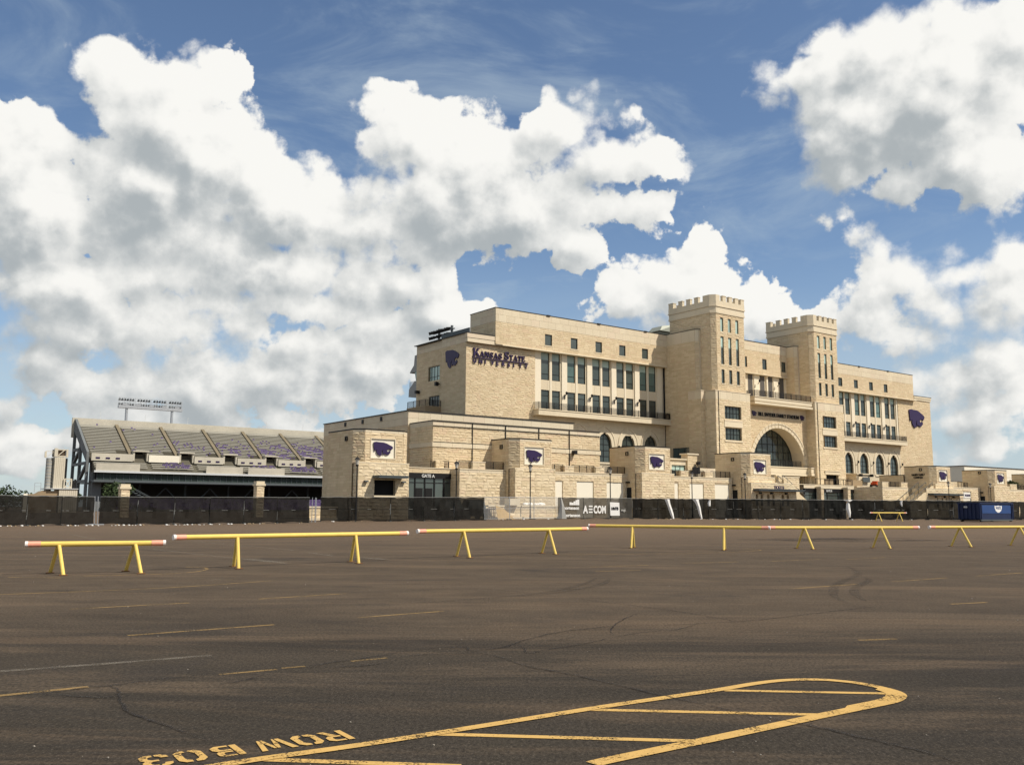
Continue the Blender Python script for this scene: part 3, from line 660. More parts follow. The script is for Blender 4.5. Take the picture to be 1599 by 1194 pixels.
# letters on the front of the end block
def serif_letter(ch):
    Q = {'K': [(.02, .0, .26, 1), ], }
    P = []
    def r(a, b, c, d): P.append([(a, b), (c, b), (c, d), (a, d)])
    if ch == 'K': r(.10, 0, .32, 1); r(0, 0, .42, .09); r(0, .91, .42, 1); P.append([(.32, .36), (.72, .93), (.88, .93), (.32, .22)]); P.append([(.38, .52), (.56, .66), (1.0, .07), (.74, .07)]); r(.66, 0, 1.06, .09); r(.62, .91, 1.0, 1)
    if ch == 'A': P.append([(.10, .07), (.20, .07), (.50, .93), (.42, 1)]); P.append([(.42, 1), (.56, 1), (.96, .07), (.70, .07)]); r(.28, .28, .74, .38); r(0, 0, .32, .09); r(.62, 0, 1.06, .09)
    if ch == 'N': r(.10, .05, .20, .95); P.append([(.06, 1), (.34, 1), (.92, 0), (.72, 0)]); r(.80, .1, .90, .95); r(0, 0, .32, .09); r(.68, .91, 1.02, 1); r(0, .91, .3, 1)
    if ch == 'T': r(.39, 0, .61, 1); r(.04, .89, .96, 1); r(.26, 0, .74, .09); r(.02, .72, .12, 1); r(.88, .72, .98, 1)
    if ch == 'E': r(.10, 0, .32, 1); r(0, 0, .86, .11); r(0, .89, .82, 1); r(.3, .45, .62, .56); r(.78, 0, .90, .28); r(.74, .74, .84, 1); r(.58, .36, .66, .65)
    if ch == 'S':
        c = [(.84, .80), (.68, .93), (.44, .95), (.20, .84), (.19, .64), (.40, .53), (.66, .44), (.84, .28), (.76, .10), (.52, .04), (.26, .07), (.10, .22)]; w = [.06, .08, .10, .18, .20, .22, .24, .20, .18, .10, .08, .06]
        for i in range(len(c) - 1):
            a = Vector(c[i]); b = Vector(c[i + 1]); d = (b - a).normalized(); n = Vector((-d.y, d.x)); a2 = a - d * .03; b2 = b + d * .03
            P.append([tuple(a2 - n * w[i] / 2), tuple(b2 - n * w[i + 1] / 2), tuple(b2 + n * w[i + 1] / 2), tuple(a2 + n * w[i] / 2)])
        r(.06, .0, .14, .34); r(.82, .64, .90, 1)
    return P
a = 1.15
for ch, hgt in (('K', 1.18), ('A', .84), ('N', .84), ('S', .84), ('A', .84), ('S', .84), (' ', 0), ('S', 1.18), ('T', .84), ('A', .84), ('T', .84), ('E', .84)):
    if ch == ' ': a += .32; continue
    w = hgt * (.98 if ch in 'KAN' else .80); m_ = MB()
    for i, pg in enumerate(serif_letter(ch)): poly_on(m_, frA, [(a + x * w, 24.42 + y * hgt) for x, y in pg], .08, .26 + .004 * i)
    bld(m_, 'sign_letter', 'purple_paint'); a += w * 1.04 + .05
m_ = MB(); frA.box(m_, 1.1, 11.6, 24.14, 24.28, .06, .26); bld(m_, 'sign_underline', 'purple_paint')
for i, ch in enumerate('UNIVERSITY'):
    m_ = text_mesh(ch, .88, .10, .035); place_on(m_, frA, 1.18 + i * 1.075, 23.36, .2); bld(m_, 'sign_letter', 'purple_paint')
# --- top storeys with small square windows
def top_storey(p, q, holes, z0=26.55, zt=32.2, kind='fine'):
    return V.face(p, q, [(30.1, kind), (31.2, 'cast'), (zt, 'cast')], holes, z0=z0)
V.face((34.4, 31.2), (34.4, 24.3), [(30.1, 'fine'), (31.2, 'cast'), (32.2, 'cast')], z0=27.6)
hs = [(44.05 - 34.4 + 5.35 * k, 45.5 - 34.4 + 5.35 * k, 27.4, 29.2) for k in range(5)]
frT = top_storey((34.4, 24.3), (71.5, 24.3), hs)
for h in hs: window(SB, frT, *h, rec=.16, off=off, fw=.09); 
for h in hs: frT.box(V.cast, h[0] - .14, h[1] + .14, h[2] - .16, h[2] - .02, 0, .07)
V.cast.box(35.7, 71.5, 24.18, 25.3, 26.42, 26.58)
hs = [(122.35 - 107.5 + 5.6 * k, 123.75 - 107.5 + 5.6 * k, 27.4, 29.2) for k in range(-1, 4)]
frTr = top_storey((107.5, 24.3), (151.0, 24.3), hs)
for h in hs: window(SB, frTr, *h, rec=.16, off=off, fw=.09)
V.cast.box(107.5, 152.0, 24.18, 25.3, 26.42, 26.58)
for (x0, x1) in ((34.3, 71.5), (107.5, 151.1)): V.roof.box(x0, x1, 24.2, 31.3, 32.2, 32.3)
for x in (44.7, 55.5, 66.3, 118, 130, 141): V.roof.box(x - .35, x + .35, 24.1, 24.5, 32.15, 32.34)
# right end of the right wing
frR = V.face((145.4, 25), (159.0, 25), [(26.7, 'st')])
V.cast.box(152.0, 159.15, 24.8, 25.0, 26.72, 27.15); V.cast.box(152.0, 159.22, 24.72, 25.0, 27.18, 27.6)
V.roof.box(151.2, 159.3, 24.7, 40, 27.62, 27.74)
emblem(SB, frR, 4.2, 20.3, 6.3, .05, .3, off=off, h=4.2)
# --- recessed window bays, pilasters, arcade
def wing(u0, u1, bays, pil, arches, balz, bal, zsill, arch_spring, arch_z0):
    vv = 25.3; zs0, zs1, zl0, zl1 = zsill
    H = []
    for c in bays: H += [(c - 1.95 - u0, c - .28 - u0, zs0, zs1), (c + .28 - u0, c + 1.95 - u0, zs0, zs1), (c - 1.95 - u0, c - .28 - u0, zl0, zl1), (c + .28 - u0, c + 1.95 - u0, zl0, zl1)]
    H = [h for h in H if h[0] > 0.05 and h[1] < u1 - u0 - .02]
    fr = V.face((u0, vv), (u1, vv), [(zl0, 'cast'), (zl1, 'cast'), (zs0, 'cast'), (26.45, 'cast')], H, z0=balz)
    for h in H:
        up = h[2] > 21
        window(SB, fr, h[0], h[1], h[2], h[3], .14, off=off, fw=.07, zs=[h[2] + 1.0] if up else [h[2] + 2.1], blind=.27 if up else .0, gl='glass_green' if up and random.random() < .18 else 'glass', nz=2)
    for (x0, x1) in pil:
        mb = MB(); mb.box(x0, x1, 25.06, 25.27, balz + .02, 26.40); bld(mb, 'pilaster', 'pilaster_stone')
        if bal[0] + .5 < x0 < bal[1] - 2:
            lan = MB(); xc = (x0 + x1) / 2; lan.bar((xc, 25.0, 19.6), (xc, 24.6, 19.95), .09); lan.sphere((xc, 24.55, 20.1), .2, 7, 5, 1.4); lan.box(xc - .08, xc + .08, 24.95, 25.05, 19.2, 19.9); bld(lan, 'wall_lantern', 'black_metal')
    # slender posts between the twin windows
    for c in bays:
        if u0 < c - .3 and c + .3 < u1: mb = MB(); mb.box(c - .15, c + .15, 25.18, 25.27, balz + .02, 26.4); bld(mb, 'mullion_post', 'pilaster_stone')
    # arcade below
    HA = [('arch', c - u0, 1.55, arch_spring, arch_z0, .40) for c in arches]
    fa = V.face((u0, 25), (u1, 25), [(balz - .3, 'cast', .36)], HA, depth=.9)
    for h in HA:
        window(SB, fa, h[1] - 1.55, h[1] + 1.55, h[4], 0, .35, nx=2, nz=5, off=off, arch=h, fw=.08, name='arched_window')
        for (r0, r1, d) in ((1.56, 2.15, .10), (2.2, 2.42, .17)):
            ar = MB(); n = 16
            for k in range(n):
                def pt(hw, t):
                    x = -hw + 2 * hw * t; return (h[1] + x, arch_top(('arch', 0, hw, h[3], 0, .40), x))
                p1, p2 = pt(r0, k / n), pt(r0, (k + 1) / n); q1, q2 = pt(r1, k / n), pt(r1, (k + 1) / n)
                poly_on(ar, fa, [p1, p2, q2, q1], .0, d)
            fa.box(ar, h[1] - r1, h[1] - r0, h[4], h[3], 0, d); fa.box(ar, h[1] + r0, h[1] + r1, h[4], h[3], 0, d)
            bld(ar, 'arch_moulding', 'cast_stone')
        si = MB(); fa.box(si, h[1] - 1.8, h[1] + 1.8, h[4] - .3, h[4], -.3, .2); bld(si, 'sill', 'cast_stone')
    for c in [x + 2.75 for x in arches[:-1]] + [arches[-1] + 2.6]:
        lan = MB(); zz = arch_z0 + 2.4; lan.bar((c, 24.95, zz - .5), (c, 24.5, zz), .07); lan.sphere((c, 24.45, zz + .2), .2, 7, 5, 1.4); bld(lan, 'wall_lantern', 'black_metal')
    # balcony
    bb = MB(); bb.box(bal[0], bal[1], 23.5, 25, balz - .95, balz - .16); bb.box(bal[0] - .06, bal[1] + .06, 23.42, 25, balz - .14, balz); o = bld(bb, 'balcony', 'cast_stone')
    rb = MB(); railing(rb, (bal[0] + .1, 25), (bal[0] + .1, 23.6), balz); railing(rb, (bal[0] + .1, 23.6), (bal[1] - .1, 23.6), balz); railing(rb, (bal[1] - .1, 23.6), (bal[1] - .1, 25), balz)
    rb.off(-off[0], -off[1]).build('railing', 'black_metal', o)
    return fr
BL = [45.97 + 5.42 * k for k in range(5)]
wing(42.62, 71.5, BL, [(42.66, 43.85)] + [(BL[k] + 2.2, BL[k] + 3.3) for k in range(5)], [51.9, 57.25, 62.55, 67.85], 17.1, (42.2, 71.45), (22.0, 26.45, 17.4, 20.4), 12.15, 9.3)
BRr = [131.3 - .03 + 5.67 * k for k in range(-4, 3)]
BRr = [x for x in BRr if x > 109.5]
wing(107.5, 145.4, [x for x in BRr], [(x + 2.25, x + 3.35) for x in BRr], [120.1, 125.8, 131.35, 137.2, 142.7], 16.85, (110.5, 146.1), (21.8, 26.45, 17.2, 20.2), 11.7, 9.2)
# --- gate towers
def gate_tower(du):
    # shoulder
    V.face((71.5 + du, 24.8), (71.5 + du, 17.6), [(30.2, 'fine'), (32.2, 'cast')])
    V.face((71.5 + du, 17.6), (72.0 + du, 17.1), [(30.2, 'st'), (32.2, 'cast')])
    V.face((72.0 + du, 17.1), (72.5 + du, 17.1), [(32.2, 'cast')])
    V.roof.prism([(71.42 + du, 25), (71.42 + du, 17.55), (71.95 + du, 17.0), (80.3 + du, 17.0), (80.3 + du, 25)], 32.2, 32.3)
    V.face((70.9 + du, 18.8), (70.9 + du, 16.0), [(20.1, 'st'), (21.4, 'cast')]); V.face((70.9 + du, 16.0), (72.45 + du, 16.0), [(20.1, 'st'), (21.4, 'cast')])
    V.cast.box(70.8 + du, 72.45 + du, 15.9, 18.8, 21.4, 21.55)
    # shaft
    bs = [(34.7, 'st'), (35.75, 'cast'), (36.9, 'cast')]
    V.face((72.35 + du, 24.2), (72.35 + du, 14.85), bs, z0=0); V.face((72.35 + du, 14.85), (73.05 + du, 14.15), bs, z0=0)
    H = []
    for x in (74.05, 76.0, 77.95): H += [(x - 73.05, x - 73.05 + .78, 22.8, 25.25), (x - 73.05, x - 73.05 + .78, 26.0, 30.8), (x - 73.05, x - 73.05 + .78, 31.6, 34.1)]
    fr = V.face((73.05 + du, 14.15), (80.2 + du, 14.15), bs, H, z0=21.3)
    for h in H:
        if h[3] > 31: window(SB, fr, *h, rec=.16, off=off, fw=.05, gl='glass_bright')
        elif h[3] > 30:
            w_ = window(SB, fr, *h, rec=.16, off=off, fw=.05, zs=[29.0, 27.4], nz=2, blind=.40)
        else: window(SB, fr, *h, rec=.16, off=off, fw=.05)
        fr.box(V.cast, h[0] - .1, h[1] + .1, h[2] - .2, h[2] - .02, 0, .10)
    V.face((80.2 + du, 14.15), (80.2 + du, 24.2), bs, z0=21.3)
    # crown
    cr = MB()
    for (e, z0, z1) in ((.16, 34.75, 35.1), (.10, 35.1, 35.85), (.22, 35.9, 36.1), (.14, 36.1, 36.95)):
        cr.prism([(72.35 - e + du, 24.2 + e), (72.35 - e + du, 14.85 - e * .4), (73.05 - e * .4 + du, 14.15 - e), (80.2 + e + du, 14.15 - e), (80.2 + e + du, 24.2 + e)], z0, z1)
    crown = bld(cr, 'tower_cornice', 'cast_stone')
    def mer(x0, x1, y0, y1):
        mb = MB(); mb.box(x0 + du, x1 + du, y0, y1, 36.95, 37.85); mb.box(x0 - .05 + du, x1 + .05 + du, y0 - .05, y1 + .05, 37.85, 37.97); mb.off(-off[0], -off[1]).build('merlon', 'cast_stone', crown)
    mb = MB(); e = .12
    mb.prism([(72.35 - e + du, 16.3), (72.35 - e + du, 14.8), (73.0 + du, 14.15 - e), (74.0 + du, 14.15 - e), (74.0 + du, 14.6), (72.9 + du, 16.3)], 36.95, 37.95); mb.off(-off[0], -off[1]).build('merlon', 'cast_stone', crown)
    for x in (74.75, 76.35, 77.95): mer(x, x + .85, 14.03, 14.53)
    mer(79.45, 80.32, 14.03, 14.9)
    for y in (17.3, 19.15, 21.0): mer(72.23, 72.73, y, y + .95)
    mer(72.23, 73.0, 23.2, 24.32)
    for y in (16.2, 18.0, 19.8, 21.6, 23.4): mer(79.82, 80.32, y, y + .9)
    for x in (74.3, 76.0, 77.7): mer(x, x + .85, 23.82, 24.32)
    V.roof.box(72.6 + du, 80.0 + du, 14.5, 24.0, 36.95, 37.0)
    # base
    V.face((71.9 + du, 17.5), (71.9 + du, 13.7), [(20.0, 'rough'), (21.3, 'cast')])
    hb = [(2.2, 6.4, 16.6, 18.9), (2.2, 6.4, 13.15, 15.25)]
    if du > 10: hb.append((2.6, 6.4, 5.4, 8.1))
    fb = V.face((71.9 + du, 13.7), (80.7 + du, 13.7), [(20.0, 'rough'), (21.3, 'cast')], hb)
    for h in hb[:2]: window(SB, fb, *h, rec=.35, nx=5, nz=2, off=off, fw=.09, gl='glass')
    for h in hb[2:]: window(SB, fb, *h, rec=.8, nx=2, nz=1, off=off, fw=.09, gl='interior_dark', name='doorway')
    for h in hb[:2]: fb.box(V.cast, h[0] - .2, h[1] + .2, h[2] - .28, h[2] - .02, 0, .16)
    fb.box(V.cast, 2.0, 6.6, 15.4, 16.3, 0, .13)
    if du > 10: fb.box(V.cast, 2.2, 6.8, 8.15, 8.7, 0, .16); fb.box(V.cast, 2.1, 6.9, 8.72, 8.86, 0, .25)
    V.face((80.7 + du, 13.7), (80.7 + du, 19), [(20.0, 'rough'), (21.3, 'cast')])
    V.cast.prism([(71.8 + du, 18), (71.8 + du, 13.6), (80.8 + du, 13.6), (80.8 + du, 19)], 21.32, 21.45)
    fb.box(V.roof, .62, .66, 0, 21.3, .0, .17)
gate_tower(0); gate_tower(27.05)
# dark ribbon window in the left shoulder side
V2 = Vol()
fs = Frame((71.5, 24.8), (71.5, 17.6)); mb = MB(); fs.box(mb, 1.8, 7.15, 9.9, 12.1, .07, .16); wf = bld(mb, 'window', 'bronze_frame'); 
for k in range(4): m_ = MB(); fs.box(m_, 1.9 + k * 1.32, 3.08 + k * 1.32, 10.0, 12.0, .16, .18); m_.off(-off[0], -off[1]).build('pane', 'glass', wf)
# --- middle wall between the towers
hs = [(85.75 - 80.2, 87.0 - 80.2, 27.4, 29.3), (91.3 - 80.2, 92.55 - 80.2, 27.4, 29.3), (96.9 - 80.2, 98.15 - 80.2, 27.4, 29.3)]
fm = V.face((80.2, 19.2), (98.9, 19.2), [(30.6, 'fine'), (31.5, 'cast'), (32.25, 'cast')], hs, z0=26.4)
for h in hs: window(SB, fm, *h, rec=.16, off=off, fw=.09)
V.cast.box(80.3, 99.4, 19.05, 19.9, 26.28, 26.42)
V.roof.box(80.2, 99, 19.1, 25, 32.25, 32.35)
hm = [(u - 80.2, u + 1.32 - 80.2, 22.5, 26.25) for u in (85.3, 87.75, 91.15, 93.45, 96.8)] + [(99.05 - 80.2 - .35, 99.6 - 80.2 - .25, 22.5, 26.25)]
hm[-1] = (18.55, 19.1, 22.5, 26.25)
fw_ = V.face((80.2, 19.8), (99.4, 19.8), [(26.25, 'cast')], hm[:-1], z0=21.2)
for h in hm[:-1]: window(SB, fw_, *h, rec=.12, off=off, fw=.07, blind=.30, zs=[24.9], nz=2)
for (x0, x1) in ((89.35, 90.85), (94.95, 96.5)):
    mb = MB(); mb.box(x0, x1, 19.62, 19.78, 21.2, 26.25); bld(mb, 'pilaster', 'pilaster_stone')
    xc = (x0 + x1) / 2 - .1; lan = MB(); lan.bar((xc, 19.3, 24.5), (xc, 18.95, 24.9), .07); lan.sphere((xc, 18.9, 25.1), .2, 7, 5, 1.4); bld(lan, 'wall_lantern', 'black_metal')
for x in (92.98, 98.5): mb = MB(); mb.box(x - .2, x + .2, 19.5, 19.75, 21.2, 26.25); bld(mb, 'mullion_post', 'pilaster_stone')
bb = MB(); bb.box(82.3, 98.5, 13.95, 19.2, 20.45, 21.1); bb.box(82.22, 98.58, 13.85, 19.2, 21.12, 21.25); bb.box(82.5, 98.3, 14.05, 19.2, 20.28, 20.43); bb.box(82.22, 98.58, 13.85, 19.2, 19.92, 20.26); o = bld(bb, 'balcony', 'cast_stone')
rb = MB(); railing(rb, (82.4, 18.5), (82.4, 14.05), 21.25); railing(rb, (82.4, 14.05), (98.4, 14.05), 21.25); rb.off(-off[0], -off[1]).build('railing', 'black_metal', o)
# --- great arch
VA = Vol(); HA = ('arch', 90.7 - 80.7, 7.5, 8.7, 9.3, 0.0)
fa = Frame((80.7, 15.7), (99.2, 15.7))
wall_sheet(VA.wall, fa, 0, fa.L, 7.7, 20.3, [HA], 2.6)
VA.wall.off(-off[0], -off[1]).build('arch_wall', 'mortar_light', SB)
veneer(V.st, fa, 0, fa.L, 0, 7.7, [(2.3, 17.3, 0, 7.7)]); veneer(V.st, fa, 0, fa.L, 7.7, 17.9, [('arch', 10.0, 8.3, 8.7, 9.3, 0)]); panels(V.cast, fa, 0, fa.L, 17.9, 19.9)
wall_sheet(V.wall, fa, 0, fa.L, 0, 7.69, [(2.3, 17.3, 0.0, 7.69)], 2.6)
window(SB, Frame((80.7, 18.2), (99.2, 18.2)), 2.52, 17.48, 9.3, 0, 0, nx=10, nz=5, off=off, arch=('arch', 10.0, 7.48, 8.7, 9.3, 0.0), fw=.13, name='great_arch_window')
for (r0, r1, d) in ((7.5, 8.12, .12), (8.16, 8.42, .2)):
    n = 26
    for k in range(n):
        t0 = math.pi * k / n + .01; t1 = math.pi * (k + 1) / n - .004
        if math.sin(t0) * r0 < .4: continue
        ar = MB(); c = lambda r, t: (10.0 + r * math.cos(t), 8.7 + r * math.sin(t))
        poly_on(ar, fa, [c(r0, t0), c(r1, t0), c(r1, t1), c(r0, t1)], .0, d); bld(ar, 'arch_stone', 'cast_stone')
m_ = text_mesh('BILL SNYDER FAMILY STADIUM', .92, .1, .02); m_.v = [(x * 11.5 / m_.w, y, z) for x, y, z in m_.v]
place_on(m_, fa, 4.4, 18.12, .2); bld(m_, 'sign_lettering', 'black_metal')
o1 = emblem(SB, fa, 2.75, 17.95, 1.25, .08, .2, off=off, h=.95); o2 = emblem(SB, fa, 16.35, 17.95, 1.25, .08, .2, off=off, h=.95)
le = MB(); le.box(82.0, 98.2, 15.0, 15.7, 8.2, 9.1); le.box(81.9, 98.3, 14.9, 15.7, 9.12, 9.3); le.box(81.9, 98.3, 14.9, 15.7, 7.75, 8.16); le.box(97.9, 100.3, 14.2, 15.7, 8.3, 9.1); le.box(97.8, 100.4, 14.1, 15.7, 9.12, 9.3); le.box(97.8, 100.4, 14.1, 15.7, 7.8, 8.26)
lo = bld(le, 'arch_ledge', 'cast_stone'); rb = MB(); railing(rb, (83.2, 15.4), (96.6, 15.4), 9.3); rb.off(-off[0], -off[1]).build('railing', 'black_metal', lo)
for (x0, x1, t) in ((98.3, 99.9, 7.8), (88.6, 90.2, 7.75), (82.6, 83.6, 7.7)):
    V.face((x0, 16), (x0, 14.9), [(t, 'rough')]); V.face((x0, 14.9), (x1, 14.9), [(t, 'rough')])
fq = V.face((81, 18.3), (99, 18.3), [(5.9, 'cast'), (7.3, 'cast'), (7.7, 'cast')], [(2.0, 8, 5.9, 7.4), (9, 15.5, 5.9, 7.3)])
for h in [(2.0, 8, 5.9, 7.4), (9, 15.5, 5.9, 7.3)]: window(SB, fq, *h, rec=.2, nx=4, nz=1, off=off, fw=.1)
V.build(SB, OB)
# grey raked concrete seating and press box balconies on the far side
pb = MB()
def prof(mb, pr, x0, x1):
    n = len(pr); i = len(mb.v); mb.v += [(x0, y, z) for y, z in pr] + [(x1, y, z) for y, z in pr]
    mb.f.append(tuple(i + k for k in range(n))); mb.f.append(tuple(i + n + k for k in reversed(range(n))))
    for k in range(n): mb.f.append((i + k, i + (k + 1) % n, i + n + (k + 1) % n, i + n + k))
prof(pb, [(39.8, 24.2), (44.3, 24.0), (44.2, 24.25), (43.0, 25.2), (42.8, 26.8), (39.8, 27.0)], 31, 150); bld(pb, 'press_box_canopy', 'grey_concrete')
pb = MB(); prof(pb, [(39.8, 19.4), (44.6, 20.0), (44.5, 21.3), (42.7, 22.5), (39.8, 22.4)], 31, 150); bld(pb, 'upper_balcony', 'grey_concrete')
pb = MB(); pb.quad((31.1, 40, 22.4), (31.1, 42.4, 22.5), (31.1, 42.9, 24.1), (31.1, 40, 24.1)); bld(pb, 'glass_screen', 'glass_bright')
pb = MB(); railing(pb, (31.1, 44.4), (31.1, 42.7), 21.4, 1.1); bld(pb, 'balcony_rail', 'white_metal')
# terrace on the low roof
tb = MB(); tb.box(26.6, 29.7, 31.8, 37.4, 13.6, 17.2); bld(tb, 'roof_terrace', 'brown_panel')
tb = MB(); tb.bar((29.6, 32.5, 20.8), (29.0, 32.5, 20.9), .1); tb.box(28.8, 29.3, 32.3, 32.8, 20.5, 21.1); bld(tb, 'wall_lantern', 'black_metal')
tb = MB(); tb.box(29.0, 29.6, 38.6, 39.2, 19.9, 20.4); bld(tb, 'floodlight', 'black_metal')
rb = MB(); railing(rb, (26.7, 37.3), (26.7, 31.9), 17.2, .95, 1.6, .12); railing(rb, (26.7, 31.9), (29.5, 31.9), 17.2, .95); bld(rb, 'terrace_railing', 'black_metal')
# rooftop equipment
ru = thing('rooftop_unit', 'beige rooftop air handling unit beside the left battlement tower', 'rooftop unit', 80.5, 34, 32.3)
mb = MB(); mb.box(-1.6, 2.4, -1, 1.5, 0, 3.4); mb.build('housing', 'unit_steel', ru); mb = MB(); mb.hexa(((-2.2, -1.6, 2.9), (1.4, -1.6, 2.9), (1.4, 1.8, 2.9), (-2.2, 1.8, 2.9)), ((-1.3, -1.2, 3.9), (2.4, -1.6, 4.6), (2.4, 1.8, 4.6), (-1.3, 1.4, 3.9))); mb.build('hood', 'unit_steel', ru); mb = MB(); mb.box(2.42, 2.9, -1.4, 1.4, 2.0, 4.6); mb.build('vent', 'black_metal', ru)
sc = thing('roof_screen', 'grey metal screen on the roof above the north end wall', 'screen', 31, 30.3, 27.85)
mb = MB(); mb.box(-.1, .1, -4.0, 4.0, 0, 1.15); mb.build('panel', 'dark_steel', sc)
lb = thing('roof_light_bank', 'cluster of dark floodlights on the roof behind a grey screen', 'floodlights', 31.6, 31.5, 27.85)
mb = MB(); mb.bar((0, 0, 1.9), (0, 6.4, 1.9), .14); mb.bar((0, 0, 1.2), (0, 6.4, 1.2), .14)
for y in (.8, 4.6): mb.bar((0, y, 0), (0, y, 2.5), .3)
mb.build('rack', 'dark_steel', lb)
for j in range(2):
    for k in range(8):
        mb = MB(); y = 6.4 - k * .78 + .12 * (k % 3); mb.tube((-.1, y, 1.3 + .85 * j), (-.5, y + .5, 1.15 + .85 * j), .14, 8, .30); mb.build('floodlight', 'black_metal', lb)

# ================================================================== low concourse building (left)
OE = (24, 10)
CB = thing('concourse_building', 'low flat roofed tan stone concourse building with cream top band left of the tall wing', 'building', *OE)
V = Vol()
V.core.box(11.8, 37.3, 10.6, 33, 0, 13.3); V.core.box(12.1, 37.3, 5.2, 11, 0, 11.7)
fes = V.face((11.2, 34.2), (11.2, 10), [(11.8, 'fine'), (13.5, 'cast', .85)])
fef = V.face((11.2, 10), (37.8, 10), [(11.8, 'fine'), (13.5, 'cast', .85)])
V.face((37.8, 10), (37.8, 25), [(11.8, 'fine'), (13.5, 'cast', .85)])
V.roof.box(11.05, 37.95, 9.85, 34.3, 13.5, 13.62)
for y in (16.8, 22.0, 27.2): mb = MB(); mb.box(11.05, 11.15, y - .25, y + .25, 12.75, 13.3); mb.off(-OE[0], -OE[1]).build('scupper', 'black_metal', CB)
bF = [(8.85, 'st'), (9.4, 'proud'), (11.35, 'st'), (11.9, 'cast')]
V.face((11.5, 10), (11.5, 4.6), bF); ff = V.face((11.5, 4.6), (37.9, 4.6), bF); V.face((37.9, 4.6), (37.9, 10), bF)
V.roof.box(11.4, 38.0, 4.45, 10.2, 11.9, 12.0)
for a in (5.6, 10.6, 15.9, 21.0): ff.box(V.roof, a - .03, a + .03, 6.2, 11.9, .02, .19)
ff.box(V.roof, 0, ff.L, 11.33, 11.38, .02, .17); ff.box(V.roof, 0, ff.L, 9.4, 9.45, .02, .17)
V.build(CB, OE)
fl = MB(); fl.box(32.9, 33.4, 3.9, 4.5, 8.75, 9.25); fl.bar((33.1, 4.6, 8.5), (33.1, 4.2, 8.9), .06); fl.off(-OE[0], -OE[1]).build('floodlight', 'black_metal', CB)

# glazed gate under the terrace
def storefront(root, off, fr, a0, a1, zt, sign, sx, doors, colw=.16):
    mb = MB(); fr.box(mb, a0, a1, zt - .62, zt, -.25, .12)
    for a in [a0 + (a1 - a0) * k / 5 for k in range(6)]: fr.box(mb, a - colw / 2, a + colw / 2, .4, zt - .62, -.1, .06)
    fr.box(mb, a0, a1, zt - 1.15, zt - 1.07, -.06, .04)
    mb.off(-off[0], -off[1]).build('frame', 'black_metal', root)
    for k in range(5):
        l = a0 + (a1 - a0) * k / 5 + colw / 2; r_ = a0 + (a1 - a0) * (k + 1) / 5 - colw / 2
        mb = MB(); mb.quad(fr.at(l, .4, -.02), fr.at(r_, .4, -.02), fr.at(r_, zt - .62, -.02), fr.at(l, zt - .62, -.02)); mb.off(-off[0], -off[1]).build('pane', 'glass', root)
    for (l, r_) in doors:
        mb = MB(); fr.box(mb, l, r_, .4, zt - 1.75, .0, .09); d = mb.off(-off[0], -off[1]).build('door', 'interior_dark', root)
    m_ = text_mesh(sign, .50, .05, .012); place_on(m_, fr, sx, zt - .50, .16); m_.off(-off[0], -off[1]).build('sign_lettering', 'silver_letter', root)
GA = thing('gate_entrance', 'black framed glass entrance lettered GATE A between stone pylon and lit terrace wall', 'gate', 10, 3.4)
storefront(GA, (10, 3.4), Frame((7.0, 3.4), (13.9, 3.4)), .2, 6.7, 5.65, 'GATE A', 2.3, [(1.6, 2.5), (2.9, 3.8)])
GB = thing('gate_entrance', 'black framed glass entrance lettered GATE B below the right battlement tower', 'gate', 94, 8)
storefront(GB, (94, 8), Frame((86.8, 8), (103.2, 8)), .3, 16.1, 5.3, 'GATE B', 6.2, [(1.2, 2.2), (7.4, 8.4), (12.0, 13)])
for u, t in ((90.4, 'left'), (98.1, 'right')):
    lab = 'rough stone gate pillar left of the GATE B lettering' if t == 'left' else 'rough stone gate pillar right of the GATE B lettering'
    pl = thing('gate_pillar', lab, 'pillar', u, 7.2, 0, 'stone pillars of the entrance gate'); V = Vol()
    V.face((u - .4, 7.6), (u - .4, 6.8), [(5.3, 'rough')]); V.face((u - .4, 6.8), (u + .4, 6.8), [(5.3, 'rough')]); V.face((u + .4, 6.8), (u + .4, 7.6), [(5.3, 'rough')]); V.cast.box(u - .55, u + .55, 6.65, 7.75, 5.32, 5.65); V.build(pl, (u, 7.2))

